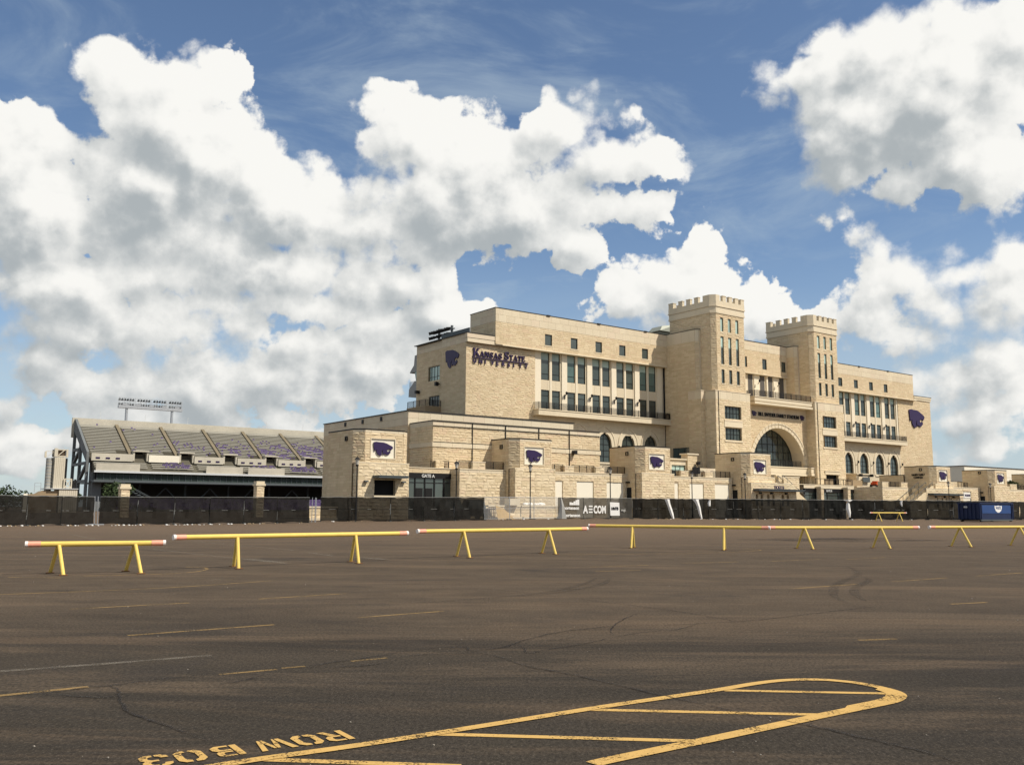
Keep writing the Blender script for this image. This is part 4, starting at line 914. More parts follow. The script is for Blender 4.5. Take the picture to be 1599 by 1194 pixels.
# ================================================================== pylons with the cat emblem (ticket and service booths)
def booth(u0, label, name='stone_pylon', window_=False, door=None, sidedoor=True, awning=None, back=6.0, lettering=False, top=9.95, right_ext=5.4):
    off = (u0 + 2.3, 2); P = thing(name, label, 'pylon', off[0], off[1], 0, 'stone pylons with a purple cat emblem'); V = Vol(); k = .95; W = 4.7
    base = 6.35
    b1 = [(top - .25, 'st'), (top, 'cast')]
    # upper shaft: side, chamfer, front, chamfer
    fs = V.face((u0 - k, back), (u0 - k, k), [(top, 'fine')])
    V.face((u0 - k, k), (u0, 0), b1, z0=base)
    holes = []
    fr = V.face((u0, 0), (u0 + W, 0), b1, [(.72, 3.62, 6.95, 9.0)], z0=base, depth=.16)
    V.face((u0 + W, 0), (u0 + W + k, k), b1, z0=base)
    V.face((u0 + W + k, k), (u0 + W + k, back), b1, z0=base)
    pan = MB(); fr.box(pan, .72, 3.62, 6.95, 9.0, -.15, -.03); o = pan.off(-off[0], -off[1]).build('emblem_panel', 'white_panel', P)
    fm_ = MB(); fr.box(fm_, .62, 3.72, 9.0, 9.1, -.1, .1); fr.box(fm_, .62, 3.72, 6.85, 6.95, -.1, .1); fr.box(fm_, .62, .72, 6.95, 9.0, -.1, .1); fr.box(fm_, 3.62, 3.72, 6.95, 9.0, -.1, .1); fm_.off(-off[0], -off[1]).build('panel_frame', 'cast_stone', P)
    emblem(P, fr, .98, 7.2, 2.4, .0, .12, off=off, h=1.5)
    # broader base
    b2 = [(base, 'rough')]
    hb = []
    if window_: hb = [(1.95, 4.5, 2.95, 4.7)]
    V.face((u0 - .75, k + .25), (u0 - .75, -.08), b2)
    fb = V.face((u0 - .75, -.08), (u0 + right_ext, -.08), b2, hb, depth=.5)
    V.face((u0 + right_ext, -.08), (u0 + right_ext, 3), b2)
    V.cast.prism([(u0 - .80, k + .3), (u0 - .80, -.12), (u0 + right_ext + .05, -.12), (u0 + right_ext + .05, 3), (u0 + W + .9, 3), (u0 + W, .02), (u0 + .02, .02), (u0 - k + .02, k)], base + .01, base + .13)
    V.roof.prism([(u0 - k - .08, back), (u0 - k - .08, k - .03), (u0 - .03, -.1), (u0 + W + .03, -.1), (u0 + W + k + .08, k - .03), (u0 + W + k + .08, back)], top + .01, top + .12)
    V.core.prism([(u0 - k + .3, back - .1), (u0 - k + .3, k + .3), (u0 + .3, .75), (u0 + W - .3, .75), (u0 + W + k - .3, k + .3), (u0 + W + k - .3, back - .1)], 0, top - .1)
    V.build(P, off)
    def part(mb, n, m_, par=P): return mb.off(-off[0], -off[1]).build(n, m_, par)
    # small square light fitting on the shaded side and a service door
    mb = MB(); a = back - 2.4
    for q in ((0, .5, 0, .08), (0, .5, .42, .5), (0, .08, .08, .42), (.42, .5, .08, .42)): fs.box(mb, a - .25 + q[0], a - .25 + q[1], 8.8 + q[2], 8.8 + q[3], .03, .16)
    part(mb, 'light_fitting', 'black_metal')
    if sidedoor:
        mb = MB(); fs.box(mb, a - .3, a + .75, .45, 4.5 if sidedoor is True else sidedoor, .04, .12); part(mb, 'door', 'interior_dark')
        mb = MB(); fs.box(mb, a - .0, a + .5, 5.1, 5.3, .05, .35); part(mb, 'door_light', 'black_metal')
    if window_:
        mb = MB(); fb.box(mb, 1.95, 4.5, 2.95, 4.7, -.48, -.44); part(mb, 'window_opening', 'interior_dark')
        mb = MB(); fb.box(mb, 1.7, 5.3, 4.80, 5.0, .1, 1.5); fb.box(mb, 1.7, 5.3, 4.98, 5.06, .05, 1.55); part(mb, 'awning', 'dark_steel')
        for a in (2.0, 3.5, 5.0): mb = MB(); mb.bar(fb.at(a, 5.7, .1), fb.at(a + .1, 5.05, 1.3), .035); part(mb, 'awning_rod', 'dark_steel')
        for a in (.85, 5.4): mb = MB(); fb.box(mb, a - .22, a + .22, 4.35, 4.5, .08, .4); part(mb, 'wall_light', 'dark_steel')
        mb = MB(); fb.box(mb, 1.85, 4.6, 2.78, 2.94, .0, .2); part(mb, 'sill', 'cast_stone')
    if lettering:
        for t, s, z in (('VANIER FAMILY', 2.6, 7.95), ('COMPLEX', 1.8, 7.45)):
            m_ = text_mesh(t, .5, .05, .012); m_.v = [(x * s / m_.w, y, zz) for x, y, zz in m_.v]; place_on(m_, fs, back - 4.2 + (2.6 - s) / 2, z, .1); part(m_, 'sign_lettering', 'black_metal')
    return P, fb, part
booth(.25, 'stone pylon with a serving window under a flat awning, furthest left of the emblem pylons', window_=True, sidedoor=False, back=7.0)
booth(20.96, 'stone pylon with dark side door and a slim lamp post standing right before its emblem', back=5.9)
booth(41.9, 'stone pylon with emblem standing behind the dark fence just right of the advertising banner', back=5.9)
pb5, fb5, part5 = booth(63.4, 'stone pylon with emblem and a low ticket counter below the left battlement tower', back=5.8, right_ext=5.5)
pb6, fb6, part6 = booth(114.9, 'stone pylon with a two line sign on its shaded side, right of the arched windows', back=5.6, lettering=True, sidedoor=False, top=9.6)
booth(136.1, 'stone pylon with emblem rising directly behind the blue dumpster', back=5.9, top=9.5)
booth(157.6, 'stone pylon cut off by the right edge of the photo', back=6.5, top=9.3)
# back part of pylon at the stairs
V = Vol(); V.face((113.6, 10.5), (113.6, 5.6), [(8.1, 'fine')]); V.roof.box(113.5, 120, 5.6, 10.6, 8.1, 8.2); V.core.box(114, 119, 5.8, 10, 0, 8); V.build(pb6, (117.2, 2))
# ticket counter canopies
for (nm, u0, u1, part, us, lab) in (('ticket_canopy', 63.0, 73.9, part5, (63.7, 64.8, 66.3, 67.5, 69.7, 70.9), 'low stone ticket counter lettered TICKETS with long dark canopy and six small windows'),
                        ('ticket_canopy', 110.4, 122.0, part6, (112, 113.4, 115, 116.4, 118), 'low stone counter with thin dark canopy and white sign behind the fence near the stairs')):
    off = ((u0 + u1) / 2, -1); T = thing('ticket_counter', lab, 'ticket counter', off[0], off[1]); V = Vol()
    fr = V.face((u0 - .3, -.6), (u1 - .6, -.6), [(5.45, 'rough')], [(x - u0 + .3, x - u0 + .85, 2.2, 3.85) for x in us]); V.face((u0 - .3, 2), (u0 - .3, -.6), [(5.45, 'rough')])
    V.cast.prism([(u0 - .35, 2), (u0 - .35, -.68), (u1 - 1.6, -.68), (u1 - 1.6, 2)], 5.46, 5.58); V.build(T, off)
    mb = MB(); mb.box(u0 + .2, u1, -1.7, -.62, 4.38, 4.6); mb.box(u0 + .1, u1 + .1, -1.8, -.62, 4.61, 4.68); mb.off(-off[0], -off[1]).build('canopy', 'dark_steel', T)
    for x in us: mb = MB(); mb.box(x, x + .55, -.22, -.18, 2.2, 3.85); mb.off(-off[0], -off[1]).build('ticket_window', 'interior_dark', T)
    for x in us[::2]: mb = MB(); mb.box(x + .7, x + 1.1, -.95, -.68, 3.95, 4.2); mb.off(-off[0], -off[1]).build('canopy_light', 'black_metal', T)
    if part is part5:
        m_ = text_mesh('TICKETS', .62, .08, .02); fr2 = Frame((u0, -1.6), (u1, -1.6)); place_on(m_, fr2, 3.7, 4.72, 0); m_.off(-off[0], -off[1]).build('sign_lettering', 'purple_paint', T)
    else:
        mb = MB(); mb.box(118.6, 120.6, -2.9, -2.8, 4.0, 4.85); mb.off(-off[0], -off[1]).build('sign_board', 'white_vinyl', T)
        m_ = text_mesh('TICKETS', .5, .04, .02); place_on(m_, Frame((118.8, -2.92), (121, -2.92)), 0, 4.25, 0); m_.off(-off[0], -off[1]).build('sign_lettering', 'purple_paint', T)

# ================================================================== terrace walls between the pylons
def terrace(u0, u1, v0, label, piers=(), rails=(), pans=(), top=6.2, back=12, kind='rough', ends=(0, 0), pier_top=7.1):
    off = ((u0 + u1) / 2, v0 + 1); T = thing('terrace_wall', label, 'wall', off[0], off[1], 0, 'stone terrace walls between the pylons'); V = Vol()
    H = [(a - u0, b - u0, .4, 5.3) for a, b in pans]
    fr = V.face((u0, v0), (u1, v0), [(top - .3, kind), (top, 'cast')], H, depth=.12)
    if ends[0]: V.face((u0, v0 + ends[0]), (u0, v0), [(top - .3, kind), (top, 'cast')])
    if ends[1]: V.face((u1, v0), (u1, v0 + ends[1]), [(top - .3, kind), (top, 'cast')])
    V.cast.box(u0, u1, v0 - .10, back, top + .01, top + .12); V.core.box(u0 + .5, u1 - .5, v0 + .6, back, 0, top - .1)
    for (a, b) in piers:
        V.face((a, v0 + .8), (a, v0 - .02), [(pier_top - .12, kind)], z0=top); V.face((a, v0 - .02), (b, v0 - .02), [(pier_top - .12, kind)], z0=top); V.face((b, v0 - .02), (b, v0 + .8), [(pier_top - .12, kind)], z0=top)
        V.cast.box(a - .06, b + .06, v0 - .1, v0 + .85, pier_top - .11, pier_top)
    V.build(T, off)
    for a, b in pans: mb = MB(); mb.box(a, b, v0 + .06, v0 + .14, .4, 5.3); mb.off(-off[0], -off[1]).build('blank_panel', 'white_panel', T)
    for r_ in rails:
        a, b = r_[0], r_[1]; mb = MB(); railing(mb, (a, v0 + .3), (b, v0 + .3), top + .12, .92, 1.2, .12); mb.off(-off[0], -off[1]).build('railing', 'black_metal', T)
    return T
terrace(13.4, 20.1, 1.6, 'sunlit stone terrace wall just right of the glass gate lettered GATE A', [(15.2, 17.0)], [(13.5, 15.2), (17.0, 19.9)], (), 6.1, 4.5, ends=(3, 0))
tg = thing('terrace_railing', 'dark railing with stone pier on the terrace over the glass gate lettered GATE A', 'railing', 10, 4)
mb = MB(); railing(mb, (11.0, 4.1), (11.6, 4.1), 6.2, .95); railing(mb, (12.7, 4.1), (13.5, 4.1), 6.2, .95); mb.off(-10, -4).build('rails', 'black_metal', tg)
V = Vol(); V.face((11.6, 4.9), (11.6, 3.9), [(7.1, 'st')]); V.face((11.6, 3.9), (12.7, 3.9), [(7.1, 'st')]); V.face((7.4, 3.5), (13.5, 3.5), [(6.2, 'fine')], z0=5.66); V.cast.box(7.4, 13.5, 3.4, 4.6, 6.2, 6.3); V.build(tg, (10, 4))
terrace(26.4, 41.0, 2.5, 'stone terrace wall with three blank cream panels left of the pylon by the banner', [(30.0, 31.5), (35.3, 36.8)], [(27.3, 30.0), (31.5, 35.3), (36.8, 40.8)], [(28.4, 29.7), (32.0, 34.9), (37.2, 40.3)], 6.2, 4.5)
terrace(47.3, 62.3, 2.5, 'stone terrace wall with blank cream panels under the left battlement tower', [(51.3, 52.8), (56.4, 58.0)], [(48.6, 51.3), (52.8, 56.4), (58.0, 62.2)], [(50.0, 50.8), (53.1, 56.0), (58.4, 61.6)], 6.15, 12)
terrace(101.3, 109.4, 2.4, 'rough stone terrace wall at the foot of the outdoor stairs below arched windows', [(101.3, 103.2), (107.2, 109.2)], [(103.2, 107.2)], (), 5.6, 12, 'rough', ends=(6, 0), pier_top=6.6)
terrace(120.7, 134.9, 2.5, 'stone terrace wall with two dark railings left of the blue dumpster', [(124.2, 126.4), ], [(121.4, 124.2), (126.4, 131.0)], [(122.8, 125.0), (128.5, 131.5)], 6.0, 12)
terrace(141.9, 156.5, 2.5, 'stone terrace wall with leafy shrubs on top right of the blue dumpster', [(147.2, 150.0)], [(142.8, 147.2), (150.0, 155)], [(143.3, 146.2)], 5.9, 12)
# gate terrace above GATE B with railing and brown hoarding
gt = thing('gate_terrace', 'terrace deck with thin railing and plywood hoarding above the gate lettered GATE B', 'terrace', 95, 9)
V = Vol(); V.face((86.8, 7.9), (101.3, 7.9), [(5.9, 'cast')], z0=5.32); V.cast.box(80, 101.3, 7.8, 13.7, 5.9, 6.0); V.face((101.3, 8.4), (101.3, 8.0), [(6, 'rough')]); V.build(gt, (95, 9))
mb = MB(); railing(mb, (90.5, 8.1), (101.2, 8.1), 6.0, 1.05, 1.4, 3); mb.off(-95, -9).build('railing', 'black_metal', gt)
for a, b in ((93.2, 95.8), (99.5, 104.5)): mb = MB(); mb.box(a, b, 8.25, 8.35, 5.95, 7.0); mb.off(-95, -9).build('hoarding_board', 'brown_panel', gt)
# stairs: beside ticket counter (descending to the right) and beside the two line pylon (descending to the left)
def stairs(label, ua, ub, za, zb, v0, v1, u_side):
    off = ((ua + ub) / 2, v0); S = thing('outdoor_stairs', label, 'stairs', off[0], off[1]); n = 16
    for k in range(n):
        x0 = ua + (ub - ua) * k / n; x1 = ua + (ub - ua) * (k + 1) / n; z1 = za + (zb - za) * (k + 1) / n if zb > za else za + (zb - za) * k / n
        mb = MB(); mb.box(min(x0, x1), max(x0, x1), v0 + .3, v1, 0, z1); mb.off(-off[0], -off[1]).build('step', 'cast_stone', S)
    # sloping parapet
    for v in (v0, ):
        mb = MB(); i = 0; prof_ = [(ua, 0), (ub, 0), (ub, zb + .45), (ua, za + .45)]
        mb.v = [(x, v, z) for x, z in prof_] + [(x, v + .3, z) for x, z in prof_]
        mb.f = [(0, 1, 2, 3), (7, 6, 5, 4)] + [(k, 4 + k, 4 + (k + 1) % 4, (k + 1) % 4) for k in range(4)]
        mb.off(-off[0], -off[1]).build('parapet', 'rough_limestone', S)
    for v in (v0 + .15, (v0 + v1) / 2, v1):
        mb = MB()
        mb.bar((ua, v, za + 1.1), (ub, v, zb + 1.1), .06)
        for k in range(7): x = ua + (ub - ua) * k / 6; z = za + (zb - za) * k / 6; mb.bar((x, v, z), (x, v, z + 1.1), .05)
        mb.off(-off[0], -off[1]).build('handrail', 'dark_steel', S)
stairs('stone stairs with sloping parapet descending right from the ticket counter', 73.8, 80.0, 5.9, 2.4, 2.0, 4.2, 0)
stairs('stone stairs with several dark handrails descending left beside the two line pylon', 112.6, 104.8, 5.6, 2.0, -.6, 2.2, 0)
V = Vol(); sw = thing('stair_wall', 'tall sunlit rough stone wall block behind the stairs beside the ticket counter', 'wall', 79, 5)
V.face((75.6, 6), (75.6, 4.4), [(7.0, 'rough')]); V.face((75.6, 4.4), (80.9, 4.4), [(6.8, 'rough')]); V.cast.box(75.5, 81, 4.3, 12, 6.8, 6.95); V.face((69.5, 3.0), (75.6, 3.0), [(5.7, 'st')]); V.cast.box(69.2, 75.6, 2.9, 12, 5.7, 5.85); V.core.box(76, 80.6, 4.8, 12, 0, 6.6); V.build(sw, (79, 5))
# storey between pylon and tower (dark windows, cream slab, pier)
mid = thing('terrace_pavilion', 'small glazed terrace pavilion with cream roof slab and stone pier beneath the left battlement tower', 'pavilion', 62, 12); V = Vol()
V.face((57.5, 16), (57.5, 12), [(9.3, 'st')]); fpv = V.face((57.5, 12), (62.6, 12), [(6.3, 'cast'), (8.5, 'cast'), (9.3, 'cast')], [(1.9, 5.0, 6.3, 8.5)]); V.cast.box(57.2, 62.8, 11.7, 16, 9.3, 9.5)
V.face((62.7, 13), (62.7, 11.7), [(10.2, 'st')]); V.face((62.7, 11.7), (64.9, 11.7), [(10.2, 'st')]); V.cast.box(62.5, 65.1, 11.5, 13.2, 10.2, 10.4); V.face((64.9, 12.2), (70.9, 12.2), [(8.2, 'cast')]); V.core.box(58.2, 62.4, 12.6, 24.5, 0, 9.2); V.core.box(63.2, 64.6, 12.4, 24.5, 0, 9.2)
V.build(mid, (62, 12)); window(mid, fpv, 1.9, 5.0, 6.3, 8.5, .2, nx=3, nz=2, off=(62, 12), zs=[7.6], blind=.38)
mb = MB(); mb.box(63.3, 65.0, 11.2, 11.3, 7.2, 8.25); mb.off(-62, -12).build('sign_box', 'black_metal', mid)
mb = MB(); mb.box(64.3, 64.8, 10.9, 11.4, 8.6, 9.1); mb.bar((64.6, 11.6, 8.3), (64.6, 11.2, 8.8), .07); mb.off(-62, -12).build('floodlight', 'black_metal', mid)
mid2 = thing('terrace_pavilion', 'small terrace pavilion with dark sign box beneath the arched windows of the right wing', 'pavilion', 112, 12); V = Vol()
V.face((108.5, 16), (108.5, 12), [(8.3, 'st')]); V.face((108.5, 12), (113.6, 12), [(8.3, 'cast')]); V.cast.box(108.3, 113.8, 11.7, 20, 8.3, 8.5); V.core.box(109, 113, 12.5, 24, 0, 8.2); V.build(mid2, (112, 12))
mb = MB(); mb.box(109.9, 112.1, 11.5, 11.7, 6.9, 7.8); mb.off(-112, -12).build('sign_box', 'dark_steel', mid2)
for x in (108.9, 112.4): mb = MB(); mb.box(x, x + .45, 11.2, 11.7, 7.9, 8.4); mb.off(-112, -12).build('floodlight', 'black_metal', mid2)
# link wall behind low pylons on the right, pale hall far right
lw = thing('link_wall', 'long low shaded stone wall behind the pylons right of the stadium building', 'wall', 140, 14); V = Vol()
V.face((120, 12.2), (175, 12.2), [(7.7, 'fine')]); V.roof.box(120, 175, 12.1, 13, 7.7, 7.8); V.build(lw, (140, 14))
ph = thing('indoor_hall', 'plain pale sheet clad hall with flat roof behind the pylons at far right', 'building', 230, 50)
mb = MB(); mb.box(201.7, 300, 40, 90, 0, 13.75); mb.off(-230, -50).build('wall', 'white_panel', ph)
for k in range(5): mb = MB(); mb.box(201.6, 300, 39.95, 40, 2.5 * k + 1.2, 2.5 * k + 1.26); mb.off(-230, -50).build('cladding_joint', 'cast_stone', ph)
mb = MB(); mb.box(201.5, 300.2, 39.8, 90.2, 13.75, 13.9); mb.off(-230, -50).build('roof_edge', 'coping', ph)
fk = thing('construction_lift', 'orange and white construction equipment standing on the terrace above the stone wall', 'equipment', 105.5, 6, 5.8)
for (n_, m_, b) in (('body', 'orange_paint', (-1.0, .3, -.6, .6, .35, .8)), ('engine_cover', 'orange_paint', (-.7, -.2, -.5, .5, .8, 1.05)), ('chassis', 'black_metal', (-1.4, 1.5, -.5, .5, .12, .35)), ('tray', 'white_vinyl', (.4, 1.6, -.55, .55, .55, .75))):
    mb = MB(); mb.box(*b); mb.build(n_, m_, fk)
for x in (-1.0, 1.0):
    for y in (-.6, .5): mb = MB(); mb.tube((x, y, .25), (x, y + .12, .25), .25, 10); mb.build('wheel', 'black_metal', fk)

# ================================================================== lamp posts
def lamp(u, v, label, h=6.4):
    x, y = wp(u, v); L = thing('lamp_post', label, 'lamp post', world_xy=(x, y), z=.42, group='black lamp posts in front of the pylons')
    mb = MB(); mb.tube((0, 0, 0), (0, 0, .5), .13, 8, .10); mb.tube((0, 0, .5), (0, 0, h - 1.0), .075, 8, .055); mb.tube((0, 0, h - 1.0), (0, 0, h - .85), .14, 8, .16); mb.build('pole', 'black_metal', L)
    mb = MB(); mb.tube((0, 0, h - .84), (0, 0, h - .3), .12, 8, .24); mb.build('lamp_glass', 'lamp_glass', L)
    mb = MB(); mb.tube((0, 0, h - .30), (0, 0, h - .1), .34, 8, .10); mb.tube((0, 0, h - .1), (0, 0, h + .1), .04, 6, .02); mb.build('cap', 'black_metal', L)
for (u, lab) in ((-2.35, 'black lamp post at the shaded corner of the pylon with serving window'), (9.7, 'black lamp post standing before the glass gate lettered GATE A'), (19.9, 'black lamp post standing in front of the second emblem from the left'),
                 (32.4, 'black lamp post rising behind the advertising banner on the fence'), (57.9, 'black lamp post beside the shaded side of the ticket counter pylon'), (112.3, 'black lamp post in front of the pylon with two line sign'), (127.0, 'black lamp post just above the blue dumpster'), (45.1, 'black lamp post before the middle terrace wall right of the banner')):
    v = -3.5
    if u == 45.1: u, v = 49.8, -1.0
    lamp(u, v, lab)

# ================================================================== far grandstand
ST = thing('grandstand', 'far grandstand with rows of pale benches, purple seats and dark glazed suite level', 'grandstand', 60, 165)
so = (60, 165)
def sb(mb, n, m_, kind=None, par=None): return mb.off(-so[0], -so[1]).build(n, m_, par or ST, kind=kind)
def prism_u(u0, u1, pr):
    mb = MB(); prof(mb, pr, u0, u1); return mb
U0, U1 = 6.0, 125.0; PIT = 11.85
rise = (23.6 - 15.2) / 18; run = (179.5 - 163.5) / 18
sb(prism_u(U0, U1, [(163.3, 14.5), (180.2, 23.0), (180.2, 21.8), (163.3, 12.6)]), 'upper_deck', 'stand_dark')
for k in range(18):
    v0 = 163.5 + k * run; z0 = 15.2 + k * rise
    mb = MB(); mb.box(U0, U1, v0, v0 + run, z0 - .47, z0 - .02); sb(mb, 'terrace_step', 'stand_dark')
aisles = [15.2 + 1.0 + PIT * k for k in range(9)]
sect = [(U0 + .6, aisles[0] - .8)] + [(aisles[i] + .8, aisles[i + 1] - .8) for i in range(8)]
seat = MB()
for si_, (a, b) in enumerate(sect):
    for k in range(18):
        v0 = 163.5 + k * run; z0 = 15.2 + k * rise
        if si_ < 7:
            aa = a + (2.4 if k < 2 and si_ > 0 else 0); bb_ = b - (2.6 if k < 2 else 0)
            if bb_ - aa > 2: mb = MB(); mb.box(aa, bb_, v0 + .05, v0 + .42, z0 + .20, z0 + .38); sb(mb, 'bench_row', 'aluminium_bench')
        dens = [.03, .06, .16, .34, .62, .85, .95, .95, .95][si_]
        x = a
        while x < b - .6:
            lowb = math.exp(-((k - 4) / 5.0) ** 2) * 1.5 if si_ > 1 else .8
            cl = .5 + .9 * math.sin(x * .8 + k * 1.7 + si_) * math.sin(k * .9 + x * .23)
            if random.random() < dens * lowb * max(0, cl): seat.box(x, x + .45, v0 + .15, v0 + .5, z0 + .38, z0 + .48); seat.box(x, x + .45, v0 + .48, v0 + .54, z0 + .38, z0 + .78)
            x += .52
sb(seat, 'purple_seat', 'purple_seat', 'stuff')
for i, x in enumerate(aisles):
    mb = MB(); prof(mb, [(163.0, 15.2), (180, 24.1), (180, 23.6), (163.0, 14.6)], x - .42, x + .42); sb(mb, 'aisle', 'aisle_concrete')
    # vomitory: roof slab, dark opening, side walls
    mb = MB(); mb.box(x + .4, x + 4.4, 161.9, 165.6, 15.8, 16.1); mb.box(x + .5, x + .9, 162.2, 165.5, 13.4, 15.8); mb.box(x + 3.9, x + 4.3, 162.2, 165.5, 13.4, 15.8); vm_ = sb(mb, 'vomitory', 'stand_concrete')
    mb = MB(); mb.box(x + .95, x + 3.85, 163.6, 165.4, 13.4, 15.7); mb.off(-so[0], -so[1]).build('opening', 'interior_dark', vm_)
edges = [U0 + .8] + [x + .5 for x in aisles]
for i in range(len(aisles)):
    a = (U0 + .6) if i == 0 else aisles[i - 1] + 4.4; b = aisles[i] + .4
    mb = MB(); mb.box(a, b, 161.9, 162.4, 13.2, 15.1); w_ = sb(mb, 'parapet', 'white_panel' if i in (1,) else 'stand_concrete')
    if i != 1:
        mb = MB()
        for q in range(3): mb.box(a + 1 + q * 2.4, a + 2.0 + q * 2.4, 161.8, 161.9, 13.7, 14.1)
        mb.off(-so[0], -so[1]).build('vent', 'purple_paint', w_)
    for k in range(3):
        mb = MB(); mb.box(a + .3, b + 3, 158.9 + k * .85, 159.2 + k * .85, 11.5 + k * .55, 11.68 + k * .55); sb(mb, 'lower_bench_row', 'aluminium_bench')
    if i in (1, 3, 4, 5, 6):
        mb = MB(); x = a + 3
        while x < b + 2:
            for k in range(3):
                if random.random() < .62: mb.box(x, x + .45, 158.95 + k * .85, 159.3 + k * .85, 11.75 + k * .55, 12.15 + k * .55)
            x += .52
        sb(mb, 'purple_seat_block', 'purple_seat', 'stuff')
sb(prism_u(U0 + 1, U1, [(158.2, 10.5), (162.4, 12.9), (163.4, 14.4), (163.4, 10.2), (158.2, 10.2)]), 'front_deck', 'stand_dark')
for i in (0, 2, 3): 
    a = [U0 + 1, 0, 34.5, 46][i] if i else U0 + 1
    mb = MB(); mb.box(a, a + [10.5, 0, 10, 10.5][i], 158.0, 158.3, 10.6, 12.4); sb(mb, 'front_parapet', 'stand_concrete')
mb = MB(); mb.box(U0 + .6, U1, 157.8, 158.2, 10.1, 10.6); sb(mb, 'fascia', 'white_metal')
mb = MB(); mb.box(U0 + .6, U1, 157.7, 160, 7.7, 8.25); sb(mb, 'lower_beam', 'dark_steel')
mb = MB(); mb.box(U0 + 1, U1, 158.9, 159.1, 8.25, 10.1); sb(mb, 'suite_glazing', 'interior_dark')
x = U0 + 1.5; k = 0
while x < U1:
    mb = MB(); mb.box(x - .05, x + .05, 158.7, 158.88, 8.25, 10.1); sb(mb, 'glazing_mullion', 'dark_steel'); 
    mb = MB(); mb.quad((x + .06, 158.85, 8.3), (x + 1.5, 158.85, 8.3), (x + 1.5, 158.85, 10.05), (x + .06, 158.85, 10.05)); sb(mb, 'pane', 'glass')
    x += 1.56
# back wall and rim
mb = MB(); mb.box(U0 - 1, U1, 180.2, 180.9, 20, 25.35); sb(mb, 'back_wall', 'stand_concrete')
for k in range(10): mb = MB(); x = 12 + k * 11.85; mb.bar((x, 180.5, 25.3), (x, 180.5, 27.4), .08); sb(mb, 'flag_pole', 'white_metal')
# under-deck structure: steel columns, raker beams, lower bowl, shaded back
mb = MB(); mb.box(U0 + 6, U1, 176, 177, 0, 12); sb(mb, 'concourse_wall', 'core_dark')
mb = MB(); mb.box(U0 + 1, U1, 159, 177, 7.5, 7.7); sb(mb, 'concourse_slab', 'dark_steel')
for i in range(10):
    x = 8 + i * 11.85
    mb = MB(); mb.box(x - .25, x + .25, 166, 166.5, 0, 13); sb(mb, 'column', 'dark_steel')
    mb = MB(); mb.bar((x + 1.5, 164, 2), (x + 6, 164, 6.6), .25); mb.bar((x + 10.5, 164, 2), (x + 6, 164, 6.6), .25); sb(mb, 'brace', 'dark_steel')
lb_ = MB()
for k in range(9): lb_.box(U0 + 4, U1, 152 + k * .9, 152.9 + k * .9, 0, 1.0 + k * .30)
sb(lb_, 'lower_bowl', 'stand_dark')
lb_ = MB()
for k in range(9):
    x = U0 + 4.5
    while x < 90:
        if random.random() < .9: lb_.box(x, x + .46, 152.2 + k * .9, 152.6 + k * .9, 1.0 + k * .30, 1.5 + k * .30)
        x += .52
sb(lb_, 'lower_purple_seat', 'purple_seat', 'stuff')
# open steel end frame at the left
ef = MB()
for (a, b) in (((163, 0), (163, 14.5)), ((172, 0), (172, 19)), ((180.4, 0), (180.4, 24.8)), ((163, 8), (180.4, 8)), ((163, 12.6), (180.4, 12.6)), ((172, 16.5), (180.4, 16.5)), ((163, 12.6), (172, 8)), ((172, 16.5), (180.4, 12.6)), ((172, 8), (180.4, 4))):
    ef.bar((U0 - .1, a[0], a[1]), (U0 - .1, b[0], b[1]), .7)
sb(ef, 'end_frame', 'frame_grey')
mb = MB(); prof(mb, [(162.9, 12.6), (180.6, 22.0), (180.6, 25.2), (179.6, 24.8), (162.9, 15.4)], U0 - .4, U0 + .2); sb(mb, 'end_wall', 'frame_grey')
mb = MB(); prof(mb, [(161, 0), (165.5, 0), (165.5, 13), (161.5, 11)], U0 + 1, U0 + 3.2); sb(mb, 'end_pier', 'frame_grey')
mb = MB()
for k in range(14): mb.box(U0 + 4 + k * .75, U0 + 4.75 + k * .75, 150, 152, 7.2 - k * .4, 7.4 - k * .4)
mb.bar((U0 + 4, 150, 8.4), (U0 + 14.5, 150, 2.9), .1); mb.bar((U0 + 4, 152, 8.4), (U0 + 14.5, 152, 2.9), .1); sb(mb, 'access_stair', 'dark_steel')
# floodlight gantry behind
fg = thing('floodlight_gantry', 'wide grey floodlight gantry on two posts above the far grandstand', 'floodlights', 25.7, 183)
mb = MB()
for x in (-6.4, 6.1): mb.tube((x, 0, 0), (x, 0, 30), .38, 10)
mb.build('post', 'galvanised', fg)
mb = MB(); mb.box(-8.7, 8.9, -.6, .6, 29.1, 29.9); mb.build('walkway', 'galvanised', fg)
mb = MB()
for z in (30.3, 31.2, 32.0): mb.bar((-8.6, 0, z), (8.8, 0, z), .10)
for k in range(13): mb.bar((-8.6 + k * 1.45, 0, 29.9), (-8.6 + k * 1.45, 0, 32.1), .10)
mb.bar((-8.6, -.6, 30.9), (8.8, -.6, 30.9), .06); mb.build('lattice', 'galvanised', fg)
for z in (30.55, 31.75):
    for k in range(24):
        if k in (6, 12, 18): continue
        mb = MB(); x = -8.3 + k * .73; mb.tube((x, .1, z), (x, .75, z - .3), .18, 8, .34); mb.build('floodlight', 'dark_steel', fg)
for k in range(5): mb = MB(); x = -7.6 + k * 3.6; mb.box(x, x + 1.3, -.3, .3, 30.0, 30.5); mb.build('ballast_box', 'galvanised', fg)

